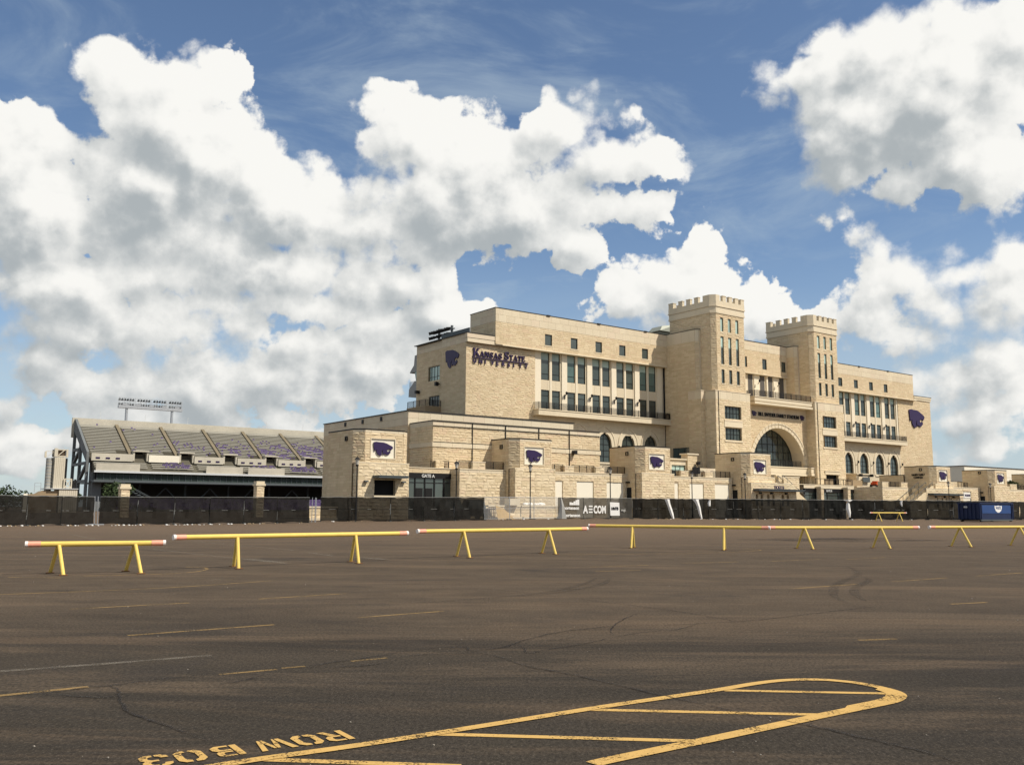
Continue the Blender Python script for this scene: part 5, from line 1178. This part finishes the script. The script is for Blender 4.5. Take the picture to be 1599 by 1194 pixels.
# ================================================================== left: panel clad tower block behind the fence
bt = thing('service_tower', 'narrow beige panel clad tower with rooftop frames at far left behind the fence', 'tower', -10, 110)
def tb_(mb, n, m_, k=None): return mb.off(10, -110).build(n, m_, bt, kind=k)
for i in range(6): mb = MB(); x = -10.75 + i * .32; mb.box(x, x + .29, 110, 110.1, 4.9, 11.15); tb_(mb, 'cladding_panel', 'beige_steel')
mb = MB(); mb.box(-10.8, -8.85, 110.12, 114, 4.9, 11.2); tb_(mb, 'wall', 'beige_steel')
mb = MB(); mb.box(-8.84, -8.35, 110.6, 113, 4.9, 11.0); tb_(mb, 'side_duct', 'black_metal')
mb = MB(); mb.tube((-11.5, 111.2, 0), (-11.5, 111.2, 11.0), .62, 14); tb_(mb, 'silo', 'grey_concrete')
for k in range(9): mb = MB(); mb.tube((-11.5, 111.2, 5.2 + k * .65), (-11.5, 111.2, 5.28 + k * .65), .66, 14); tb_(mb, 'silo_band', 'beige_steel')
mb = MB(); mb.box(-10.9, -8.8, 110.6, 112.5, 11.35, 12.7); tb_(mb, 'louvre_box', 'bark')
mb = MB(); mb.box(-10.9, -10.3, 110.0, 110.5, 11.3, 12.95); mb.box(-10.3, -8.7, 110.2, 110.4, 11.3, 11.5); mb.box(-10.3, -8.7, 110.2, 110.4, 12.6, 12.75); mb.bar((-10.2, 110.2, 11.5), (-9.1, 110.2, 12.65), .16); mb.box(-8.75, -8.4, 110.2, 110.7, 11.2, 12.8); tb_(mb, 'roof_frame', 'beige_steel')
mb = MB()
for x in (-12.45, -10.95): mb.bar((x, 110.3, 11), (x, 110.3, 12.3), .12)
mb.bar((-12.45, 110.3, 12.3), (-10.95, 110.3, 12.3), .09); mb.bar((-12.3, 110.3, 11.1), (-11, 110.3, 12.2), .07); mb.box(-12.6, -12.25, 110.2, 110.5, 11.1, 12.2); tb_(mb, 'roof_railing', 'beige_steel')
for i in range(9): mb = MB(); x = -9.7 + i * .37; mb.box(x, x + .33, 109.4, 109.5, 0, 4.95); tb_(mb, 'cladding_panel', 'beige_steel')
mb = MB(); mb.box(-12.0, -9.72, 109.8, 110.4, 0, 4.6); tb_(mb, 'annex_wall', 'brown_panel')
mb = MB(); mb.box(-12.2, -6.3, 109.2, 115, 4.96, 5.1); tb_(mb, 'annex_roof', 'white_metal')
mb = MB(); mb.box(-9.7, -6.4, 109.52, 114.8, 0, 4.94); tb_(mb, 'annex', 'beige_steel')
mb = MB()
for x in (-8.85, -7.55): mb.bar((x, 109.8, 5.1), (x, 109.8, 6.95), .22)
mb.bar((-8.85, 109.8, 6.95), (-7.55, 109.8, 6.95), .2); mb.bar((-8.85, 109.8, 5.2), (-7.55, 109.8, 6.9), .12); mb.bar((-8.85, 109.8, 6.9), (-7.55, 109.8, 5.2), .12); mb.bar((-8.85, 109.8, 5.3), (-7.55, 109.8, 5.3), .2); tb_(mb, 'equipment_frame', 'beige_steel')
mb = MB(); mb.box(-7.3, -6.95, 110.2, 110.6, 5.1, 6.7); mb.box(-6.85, -6.55, 110.4, 111, 5.1, 6.95); tb_(mb, 'vent_stack', 'black_metal')
mb = MB(); prof_ = [(-15.6, 0), (-12.0, 0), (-12.0, 4.7), (-12.8, 4.5), (-13.6, 4.0), (-15.0, 3.9), (-15.6, 3.2)]
mb.v = [(x, 109.6, z) for x, z in prof_] + [(x, 113, z) for x, z in prof_]; n = len(prof_)
mb.f = [tuple(range(n)), tuple(reversed(range(n, 2 * n)))] + [(k, n + k, n + (k + 1) % n, (k + 1) % n) for k in range(n)]; tb_(mb, 'sloped_wing', 'brown_panel')
mb = MB(); mb.box(-15.9, -15.2, 109.3, 109.55, 0, 4.0); tb_(mb, 'white_wall', 'white_panel')
mb = MB()
for x in (-14.0, -12.9): mb.bar((x, 110, 4.2), (x, 110, 6.1), .07)
mb.bar((-14, 110, 6.1), (-12.9, 110, 6.1), .07); mb.bar((-14, 110, 5.4), (-12.9, 110, 5.4), .05); tb_(mb, 'hand_railing', 'galvanised')
# free standing stone gate posts behind the fence
for (u, v, h, lab) in ((-19.1, 20, 4.1, 'cream stone gate pillar with square cap in front of the left end of the grandstand'), (-3.6, 20, 4.75, 'cream stone gate pillar with square cap left of the low concourse building')):
    pl = thing('stone_pillar', lab, 'pillar', u, v, 0, 'free standing stone pillars behind the fence'); V = Vol()
    for p, q in (((u - .45, v + .45), (u - .45, v - .45)), ((u - .45, v - .45), (u + .45, v - .45)), ((u + .45, v - .45), (u + .45, v + .45))): V.face(p, q, [(h - .55, 'rough')])
    V.cast.box(u - .6, u + .6, v - .6, v + .6, h - .55, h - .3); V.cast.box(u - .5, u + .5, v - .5, v + .5, h - .3, h); V.build(pl, (u, v))

# ================================================================== construction fence
basic('fence_pipe', (.20, .20, .19), .6, .5)
def fence_run(label, pts, kind, npan, h=2.44, lean=0.0, flaps=()):
    x0, y0 = pts[0]; F = thing('construction_fence', label, 'fence', world_xy=(x0, y0), z=0, rot=0, group='temporary fence around the building site')
    P = [Vector(p) for p in pts]; segs = []
    tot = sum((b - a).length for a, b in zip(P, P[1:])); 
    def along(t):
        d = t * tot
        for a, b in zip(P, P[1:]):
            L = (b - a).length
            if d <= L + 1e-6: return a.lerp(b, d / L)
            d -= L
        return P[-1]
    for k in range(npan):
        a = along(k / npan); b = along((k + 1) / npan - .03 / tot); za, zb = gz(a.y) + random.uniform(0, .03), gz(b.y) + random.uniform(0, .03)
        a3 = Vector((a.x - x0, a.y - y0, za)); b3 = Vector((b.x - x0, b.y - y0, zb)); up = Vector((0, 0, h))
        mb = MB(); r = .03
        mb.tube(a3 + Vector((0, 0, .05)), a3 + up, r, 6); mb.tube(b3 + Vector((0, 0, .05)), b3 + up, r, 6); mb.tube(a3 + up, b3 + up, r, 6)
        mb.tube(a3 + Vector((0, 0, .12)), b3 + Vector((0, 0, .12)), r * .8, 6); mb.tube(a3 + up * .5, b3 + up * .5, r * .7, 6)
        mb.build('frame', 'galvanised' if kind == 'open' else 'fence_pipe', F)
        fb_ = MB(); d = (b3 - a3).normalized(); nrm = Vector((d.y, -d.x, 0))
        if nrm.y > 0: nrm = -nrm
        for q in (a3, b3): fb_.bar(q + nrm * .35 + Vector((0, 0, .03)), q - nrm * .5 + Vector((0, 0, .03)), .09, .06)
        fb_.build('foot', 'dark_steel', F)
        m_ = {'open': 'chain_link', 'banner': 'screen_banner', 'solid': 'screen_solid', 'mesh': 'screen_black'}[kind]
        mb = MB(); n = 10; ph = random.uniform(0, 6); top = []; s0 = len(mb.v); NV = 5
        for j in range(NV + 1):
            for i in range(n + 1):
                t = i / n; c = a3.lerp(b3, -.006 + t * 1.012); w = .07 * math.sin(ph + t * 9 + j * .8) + .05 * math.sin(ph * 2 + t * 23 + j)
                if kind == 'open': w = 0
                sag = 0 if j < NV else (-.07 * abs(math.sin(t * math.pi * 2 + ph)))
                low_ = .07 if j else .05 + .05 * math.sin(ph + t * 7)
                mb.v.append(tuple(c + nrm * (.05 + w * math.sin(math.pi * j / NV)) + Vector((0, 0, low_ + (h - .06) * j / NV + sag))))
        for j in range(NV):
            for i in range(n): q = j * (n + 1) + i; mb.f.append((q, q + 1, q + n + 2, q + n + 1))
        mb.build('fabric_screen' if kind != 'open' else 'wire_mesh', m_, F)
        if kind == 'open':
            wm = MB()
            for q in range(1, 26): c = a3.lerp(b3, q / 26); wm.quad(c + Vector((0, 0, .12)), c + d * .012 + Vector((0, 0, .12)), c + d * .012 + up, c + up)
            wm.build('mesh_wire', 'galvanised', F)
    return F, along, P
fA = fence_run('black screened fence run at far left ending at the double post', [(-62, 62), (-41.3, 74.5), (-36.7, 81.3)], 'mesh', 11)
fB = fence_run('black screened fence run in front of the grandstand', [(-36.3, 81.6), (-19.75, 90.4)], 'mesh', 6)
fC = fence_run('black screened fence run in front of the pylon with serving window', [(-19.3, 93.6), (-10.4, 95.5), (-2.95, 99.6)], 'mesh', 5)
fD = fence_run('open wire fence without screening left of the advertising banner', [(-2.9, 99.8), (5.3, 106.5)], 'open', 3)
fE, alE, PE = fence_run('grey banner fence lettered with the word AECOM', [(5.4, 106.6), (14.55, 111.6)], 'banner', 3)
fF = fence_run('black solid fence run between the banner and the white torn gap', [(14.65, 111.7), (29.9, 113.2), (42.3, 116.8)], 'solid', 9)
fG = fence_run('dark olive fence run behind the far yellow barrier and the blue dumpster', [(42.7, 117.0), (57, 118.5), (84, 134)], 'solid', 13)
# posts of the gap beside the first run
dp = thing('fence_posts', 'pair of galvanised posts at the gap between the two left fence runs', 'posts', world_xy=(-36.5, 81.4), rot=0)
for x, y in ((-.12, .0), (.14, .05)): mb = MB(); mb.tube((x, y, 0), (x - .1, y, 2.5), .035, 8); mb.build('post', 'galvanised', dp)
mb = MB(); mb.bar((-.7, -.5, .05), (.7, .1, .05), .12); mb.build('foot', 'galvanised', dp)
dp2 = thing('fence_posts', 'pair of galvanised posts at the gap beside the low cream wall', 'posts', world_xy=(-19.55, 91.2), rot=0)
for x, y in ((-.1, .0), (.12, .8), (.16, .2)): mb = MB(); mb.tube((x, y, .1), (x, y, 2.6), .035, 8); mb.build('post', 'galvanised', dp2)
# banner print
FE = Frame((5.4, 106.6), (14.55, 111.6)); FE_off = (5.4, 106.6)
class FZ:
    def at(s, a, z, d=0.0):
        x, y, zz = FE.at(a, z, d); return (x - 5.4, y - 106.6, zz)
fz = FZ(); zb_ = .44
def btext(t, a, z, size, w, m_='white_vinyl', bold=.02, d=.16):
    m1 = text_mesh(t, size, .01, bold); m1.v = [(x * w / m1.w, y, zz) for x, y, zz in m1.v]; place_on(m1, fz, a, z, d); m1.build('banner_lettering', m_, fE)
# two heavy A and M shapes with a three bar E
btext('A', 3.3, zb_ + .72, 1.2, .70, bold=.05); btext('COM', 4.78, zb_ + .72, 1.2, 1.75, bold=.05)
for z in (0, .34, .68): mb = MB(); mb.hexa((fz.at(4.12, zb_ + .74 + z, .15), fz.at(4.64, zb_ + .74 + z, .15), fz.at(4.64, zb_ + .74 + z, .17), fz.at(4.12, zb_ + .74 + z, .17)), (fz.at(4.12, zb_ + .90 + z, .15), fz.at(4.64, zb_ + .90 + z, .15), fz.at(4.64, zb_ + .90 + z, .17), fz.at(4.12, zb_ + .90 + z, .17))); mb.build('banner_lettering', 'white_vinyl', fE)
btext('mortenson', .55, zb_ + 1.12, .52, 2.2); btext('mortenson', .55, zb_ + .28, .52, 2.35)
for k, (a, z0, z1) in enumerate(((1.45, 1.62, 1.95), (1.72, 1.62, 1.9), (2.0, 1.62, 2.06), (2.28, 1.62, 2.2), (2.52, 1.62, 2.28))):
    mb = MB(); mb.hexa((fz.at(a, zb_ + z0, .15), fz.at(a + .26, zb_ + z0, .15), fz.at(a + .26, zb_ + z0, .17), fz.at(a, zb_ + z0, .17)), (fz.at(a, zb_ + z1, .15), fz.at(a + .26, zb_ + z1, .15), fz.at(a + .26, zb_ + z1, .17), fz.at(a, zb_ + z1, .17))); mb.build('logo_bar', 'white_vinyl', fE)
mb = MB(); mb.quad(fz.at(7.15, zb_ + .42, .2), fz.at(8.5, zb_ + .42, .2), fz.at(8.45, zb_ + 1.95, .2), fz.at(7.1, zb_ + 2.0, .2)); mb.build('white_sign', 'white_vinyl', fE)
btext('HNTB', 7.3, zb_ + 1.1, .46, 1.0, 'black_metal', d=.24)
btext('vogt', 8.7, zb_ + .95, .4, .7, 'grey_vinyl')
def flap(name, label, x, y, pts, m_='white_vinyl'):
    o = thing(name, label, 'torn sheet', world_xy=(x, y), z=gz(y), rot=0, group='pale torn sheets on the fence'); mb = MB()
    n = len(pts)
    for (xa, xb, z), (xc, xd, z2) in zip(pts, pts[1:]):
        m1 = (xa + xb) / 2; m2 = (xc + xd) / 2
        mb.quad((xa, -.22, z), (m1, -.34, z), (m2, -.34, z2), (xc, -.22, z2)); mb.quad((m1, -.34, z), (xb, -.2, z), (xd, -.2, z2), (m2, -.34, z2))
    mb.build('sheet', m_, o)
flap('torn_sheet', 'tall pale fabric flap folded over the left end of the AECOM banner', 5.6, 106.2, [(-.35, .75, .05), (-.2, .6, .7), (-.05, .45, 1.5), (0, .25, 2.2), (0, .15, 2.42)], 'grey_vinyl')
flap('torn_sheet', 'white torn strip hanging on the black fence nearer the AECOM banner', 18.9, 112.0, [(.55, .78, .05), (.3, .72, .6), (.1, .55, 1.2), (-.1, .35, 1.8), (-.35, .25, 2.4)])
flap('torn_sheet', 'white torn strip on the black fence under the second lamp from the banner', 22.35, 112.3, [(.6, .8, .05), (.35, .7, .7), (.2, .6, 1.4), (-.05, .45, 2.0), (-.4, .4, 2.42)])
flap('torn_sheet', 'small white scrap near the top of the black fence', 24.0, 112.4, [(-.1, .18, 1.6), (-.15, .2, 2.0), (.05, .2, 2.35)])
flap('torn_sheet', 'bright leaf shaped torn gap sheet where black and olive fences meet', 42.3, 116.2, [(.0, .2, .3), (-.15, .3, .9), (-.3, .25, 1.4), (-.25, .2, 1.9), (-.1, .1, 2.15)])
flap('torn_sheet', 'white scrap on the top rail above the leaf shaped tear', 42.3, 116.1, [(-.1, .2, 2.25), (-.6, .5, 2.42), (-.6, .5, 2.5)])
flap('torn_sheet', 'tiny pale scrap on the olive fence above the far yellow barrier', 49.3, 117.0, [(0, .15, 1.7), (-.15, .12, 2.1), (-.12, .2, 2.4)])

# ================================================================== low cream planter walls seen through the open fence
def low_wall(label, x0, y0, x1, y1, h):
    o = thing('low_wall', label, 'wall', world_xy=(x0, y0), rot=0); V = Vol(); z = gz(y0)
    V.face((x0, y0), (x1, y1), [(h - .18, 'rough')], z0=0); fr = Frame((x0, y0), (x1, y1)); fr.box(V.cast, -.1, fr.L + .1, h - .17, h, -.6, .12); fr.box(V.cast, 0, fr.L, 0, z + .25, .02, .3); V.build(o, (x0, y0))
low_wall('long low cream stone wall seen through the open wire fence', -2.6, 104.5, 6.2, 111.5, 2.0)
low_wall('short low cream stone wall in the gap between two black fence runs', -21.2, 97.0, -18.6, 98.5, 1.75)
pw = thing('plywood_sheet', 'tan plywood sheet leaning on the low cream wall behind the open wire fence', 'plywood', world_xy=(-1.5, 103.6), z=gz(103), rot=R(34))
mb = MB(); mb.hexa(((0, 0, 0), (2.3, 0, 0), (2.3, .05, 0), (0, .05, 0)), ((0, .5, 1.55), (1.0, .5, 1.3), (1.0, .55, 1.3), (0, .55, 1.55))); mb.build('sheet', 'wood', pw)
pc = thing('wooden_crate', 'slatted wooden crate standing at the end of the black fence', 'crate', world_xy=(-2.6, 102.6), z=gz(102), rot=R(30))
for k in range(5): mb = MB(); mb.box(k * .22, k * .22 + .09, 0, .05, 0, 1.35); mb.build('slat', 'bark', pc)
for z in (.3, 1.1): mb = MB(); mb.box(-.03, 1.0, .06, .12, z, z + .1); mb.build('rail', 'bark', pc)
for x, y, w, lab in ((-.2, 105.6, 1.5, 'white wrapped pallet block on the low cream wall'), (1.6, 108.2, 3.4, 'heap of white plastic sheeting lying on top of the low cream wall')):
    o = thing('wrapped_goods', lab, 'building material', world_xy=(x, y), z=2.0, rot=ROT); mb = MB()
    if w < 2: mb.box(0, w, 0, 1, 0, .75); mb.build('block', 'cast_stone', o)
    else:
        for k in range(9): mb.sphere((k * .38, random.uniform(0, .4), .12), random.uniform(.22, .36), 7, 5, .7)
        mb.build('sheeting', 'white_vinyl', o)
# cars' dark roofs just above the fence by the gate
for (x, y, lab) in ((-6.8, 101.5, 'dark vehicle roof just above the fence before the glass gate'), (-4.3, 103.0, 'dark vehicle roof above the fence end nearest the open wire section')):
    c_ = thing('parked_car', lab, 'car', world_xy=(x, y), z=gz(y), rot=ROT)
    mb = MB(); mb.hexa(((-1.9, -.9, .35), (1.9, -.9, .35), (1.9, .9, .35), (-1.9, .9, .35)), ((-1.8, -.85, 1.2), (1.8, -.85, 1.2), (1.8, .85, 1.2), (-1.8, .85, 1.2))); mb.build('body', 'black_metal', c_)
    mb = MB(); mb.hexa(((-1.2, -.8, 1.2), (1.3, -.8, 1.2), (1.3, .8, 1.2), (-1.2, .8, 1.2)), ((-.8, -.65, 2.12), (1.0, -.65, 2.12), (1.0, .65, 2.12), (-.8, .65, 2.12))); mb.build('cabin', 'glass', c_)
    mb = MB(); mb.box(-.85, 1.05, -.68, .68, 2.13, 2.18); mb.build('roof', 'black_metal', c_)
    for sx in (-1.2, 1.2):
        for sy in (-.92, .72): mb = MB(); mb.tube((sx, sy, .35), (sx, sy + .2, .35), .35, 12); mb.build('wheel', 'interior_dark', c_)
# litter along the foot of the fence
m_ = MB(); m2 = MB()
for k in range(170):
    t = random.random(); a, b = random.choice((((-41, 74), (-20, 90)), ((-41, 74), (-20, 90)), ((-19, 93), (5, 105)), ((15, 111), (56, 117))))
    x = a[0] + (b[0] - a[0]) * t; y = a[1] + (b[1] - a[1]) * t - random.uniform(.1, .9); s = random.uniform(.04, .14)
    (m_ if random.random() < .55 else m2).sphere((x, y, gz(y) + s * .3), s, 5, 3, .5)
o = m_.build('litter', 'white_vinyl'); o['kind'] = 'stuff'; o['label'] = 'pale litter scraps along the foot of the black fences'; o['category'] = 'litter'
o = m2.build('dirt_clods', 'brown_panel'); o['kind'] = 'stuff'; o['label'] = 'brown dirt clods along the foot of the fence line'; o['category'] = 'dirt'

# ================================================================== yellow pipe barriers
def barrier(m1, m2, h, label, s0=-.5, s1=1.5, z=0.0, sc=1.0, bent=0.0, sp=None):
    m1 = Vector(m1); m2 = Vector(m2); d = (m2 - m1); L = d.length; ang = math.atan2(d.y, d.x)
    B = thing('pipe_barrier', label, 'barrier', world_xy=(m1.x, m1.y), z=z, rot=ang, group='yellow pipe barriers across the parking lot')
    r = .064 * sc; a, b = s0 * L, s1 * L; sag = lambda x: h + bent * math.sin(math.pi * (x - a) / (b - a))
    n = 10; mb = MB()
    for k in range(n): x0 = a + .30 + (b - a - .60) * k / n; x1 = a + .30 + (b - a - .60) * (k + 1) / n; mb.tube((x0, 0, sag(x0)), (x1, 0, sag(x1)), r, 14)
    mb.build('rail', 'yellow_paint', B, smooth=False)
    for q, dd in ((a, 1), (b, -1)):
        mb = MB(); mb.tube((q, 0, sag(q)), (q + .33 * dd, 0, sag(q + .33 * dd)), r * 1.08, 14); t = mb.build('end_tape', 'salmon_tape', B)
        mb = MB(); mb.tube((q - .004 * dd, 0, sag(q)), (q + .06 * dd, 0, sag(q)), r * 1.14, 14); mb.off(0, 0).build('end_cap', 'white_tape', t)
    sx, sy = (0, .46 * sc) if sp is None else (sp[0] * math.cos(ang) + sp[1] * math.sin(ang), -sp[0] * math.sin(ang) + sp[1] * math.cos(ang))
    for x in (0, L):
        for s in (-1, 1):
            mb = MB(); mb.tube((x + s * sx * .08, s * .04, sag(x) - r * .6), (x + s * sx, s * sy, .0), .045 * sc, 10); lg = mb.build('leg', 'yellow_paint', B)
            mb = MB(); mb.box(x + s * sx - .09, x + s * sx + .09, s * sy - .09, s * sy + .09, 0.004, .02); mb.build('foot_plate', 'rust', lg)
basic('salmon_tape', (.82, .36, .24), .5, vary=.15, scale=10)
barrier((-10.82, 22.23), (-9.29, 22.95), .71, 'short low yellow barrier nearest the left edge with tape on both ends', -.42, 1.42, sp=(-.35, .39))
barrier((-7.35, 24.93), (-4.61, 27.47), .83, 'long yellow barrier second from the left in front of the grandstand side', -.47, 1.51, sp=(-.19, .42))
barrier((-1.59, 30.86), (1.35, 33.46), .87, 'yellow barrier third from left, in front of the open wire fence', -.48, 1.51, sp=(-.24, .38))
barrier((5.1, 39.0), (8.6, 37.5), .90, 'yellow barrier angled the other way with nearly overlapping slim legs', -.507, 1.48, sp=(.12, .42))
barrier((12.28, 38.85), (15.9, 39.9), .88, 'yellow barrier touching the end of the angled one, below the great arch', -.46, 1.52, sp=(-.22, .40))
barrier((20.39, 42.1), (23.85, 43.5), .88, 'yellow barrier running out of the right edge of the photo', -.5, 1.55, sp=(-.26, .42))
yb = wp(0, 0)
barrier((41.0, 103.3), (43.7, 104.2), .95, 'small far yellow trestle standing against the olive fence left of the dumpster', -.40, 1.35, z=gz(103), sc=1.1)

# ================================================================== dumpster
DM = thing('dumpster', 'dark blue roll off dumpster with lighter blue side panel and white shield', 'dumpster', world_xy=(52.15, 103.0), z=gz(103), rot=ROT)
W_, L_, H_ = 2.45, 7.7, 2.15
mb = MB(); mb.box(.05, L_ - .05, .05, W_, .28, .36); mb.build('floor', 'dumpster_navy', DM)
mb = MB()
mb.box(.05, L_ - .05, 0, .08, .3, H_); mb.box(.05, L_ - .05, W_ - .08, W_, .3, H_); mb.box(.05, .13, .08, W_ - .08, .3, H_); mb.box(L_ - .13, L_ - .05, .08, W_ - .08, .3, H_); mb.build('body', 'dumpster_navy', DM)
mb = MB(); mb.box(.6, L_ - .55, -.03, 0, .95, H_ - .28); mb.build('side_panel', 'dumpster_blue', DM)
mb = MB(); mb.box(0, L_, -.09, .1, H_ - .12, H_ + .02); mb.box(0, L_, W_ - .1, W_ + .09, H_ - .12, H_ + .02); mb.box(-.05, .1, 0, W_, H_ - .12, H_ + .02); mb.box(L_ - .1, L_ + .05, 0, W_, H_ - .12, H_ + .02); mb.build('top_rim', 'dumpster_navy', DM)
for x in (.0, .3, L_ - .42, L_ - .12): mb = MB(); mb.box(x, x + .12, -.09, 0, .3, H_ - .12); mb.build('rib', 'dumpster_navy', DM)
for y in (.0, .45, .9, 1.35, 1.8, 2.25): mb = MB(); mb.box(-.07, .05, y, y + .1, .3, H_ - .12); mb.build('rib', 'dumpster_navy', DM)
mb = MB(); mb.box(.2, L_ - .2, -.06, .12, .12, .28); mb.box(.2, L_ - .2, W_ - .3, W_ - .1, .12, .28); mb.build('skid_rail', 'dark_steel', DM)
for x in (.5, L_ - .5):
    for y in (-.02, W_ - .3): mb = MB(); mb.tube((x, y, .16), (x, y + .2, .16), .16, 12); mb.build('wheel', 'black_metal', DM)
mb = MB(); fd = Frame((0, -.03), (L_, -.03)); poly_on(mb, fd, [(3.4, 1.82), (3.4, 1.55), (3.6, 1.25), (4.0, 1.05), (4.4, 1.05), (4.85, 1.25), (5.05, 1.55), (5.05, 1.82), (4.6, 1.78), (4.2, 1.84), (3.8, 1.78)], .002, .012); mb.build('shield_decal', 'white_vinyl', DM)
m_ = text_mesh('WASTE', .42, .006, .012); m_.v = [(x * 1.2 / m_.w, y, z) for x, y, z in m_.v]; place_on(m_, fd, 3.62, 1.42, .018); m_.build('decal_lettering', 'dumpster_blue', DM)
mb = MB(); mb.box(-.10, -.072, 1.3, 1.7, 1.55, 1.75); mb.build('sticker', 'galvanised', DM)
mb = MB()
for a, b in (((-.4, 1.9, H_), (-.4, 1.9, H_ + .45)), ((.6, 1.2, H_), (.6, 1.2, H_ + .45)), ((-.4, 1.9, H_ + .45), (.6, 1.2, H_ + .45))): mb.tube(a, b, .04, 6)
mb.build('hoop', 'dark_steel', DM)

# ================================================================== trees and shrubs
def tree(label, x, y, h, w, name='tree', leaf=.32, n=1500, z=0.0, cat='tree', grp='trees beyond the fence', trunk=True):
    T = thing(name, label, cat, world_xy=(x, y), z=z, rot=random.uniform(0, 6), group=grp)
    tr = MB(); lobes = []
    if trunk: tr.tube((0, 0, 0), (.1, .05, h * .45), h * .035, 8, h * .022)
    for k in range(9):
        a = k * 2.4 + random.random(); rr = w * random.uniform(.18, .42); zz = h * random.uniform(.42, .86)
        c = Vector((math.cos(a) * rr, math.sin(a) * rr, zz)); lobes.append((c, w * random.uniform(.17, .30)))
        tr.tube((0.05, .03, h * random.uniform(.15, .42)), tuple(c), h * .014, 5, h * .004)
    lobes.append((Vector((0, 0, h * .9)), w * .2)); tr.build('trunk' if trunk else 'stems', 'bark', T)
    cr = MB()
    for k in range(n):
        c, r_ = random.choice(lobes); v = Vector([random.gauss(0, 1) for _ in range(3)]).normalized() * r_ * random.uniform(.55, 1.12); v.z *= .8
        p = c + v; a = Vector([random.gauss(0, 1) for _ in range(3)]).normalized(); b = a.orthogonal().normalized(); s = leaf * random.uniform(.5, 1.2)
        cr.quad(p - a * s - b * s * .1, p + b * s * .5, p + a * s, p - b * s * .5)
    cr.build('crown', 'foliage', T)
tree('rounded dark green tree at the far left edge above the fence', -112, 205, 5.4, 8.5)
tree('low dark green tree just right of the rounded one at far left', -102.5, 203, 4.2, 6.5)
tree('small pale topped tree beside the sloped wing of the service tower', -93, 195, 4.3, 4.5, n=900)
tree('dark tree squeezed between the service tower and the grandstand end', -93.0, 217, 7.0, 7.0)
tree('dark low tree left of the rounded tree, cut by the photo edge', -121, 208, 5.2, 8)
for (u, v, h, w, lab) in ((151.5, 4.5, 1.9, 2.2, 'leafy green shrub on the terrace right of the blue dumpster, left one of the pair'), (154.5, 5.0, 1.6, 2.4, 'leafy green shrub on the terrace right of the blue dumpster, right one of the pair'), (118.0, 3.2, 1.3, 2.0, 'dark shrub behind the railing beside the stairs of the two line pylon')):
    x, y = wp(u, v); tree(lab, x, y, h, w, 'shrub', .16, 500, 5.9, 'shrub', 'shrubs on the terraces', False)
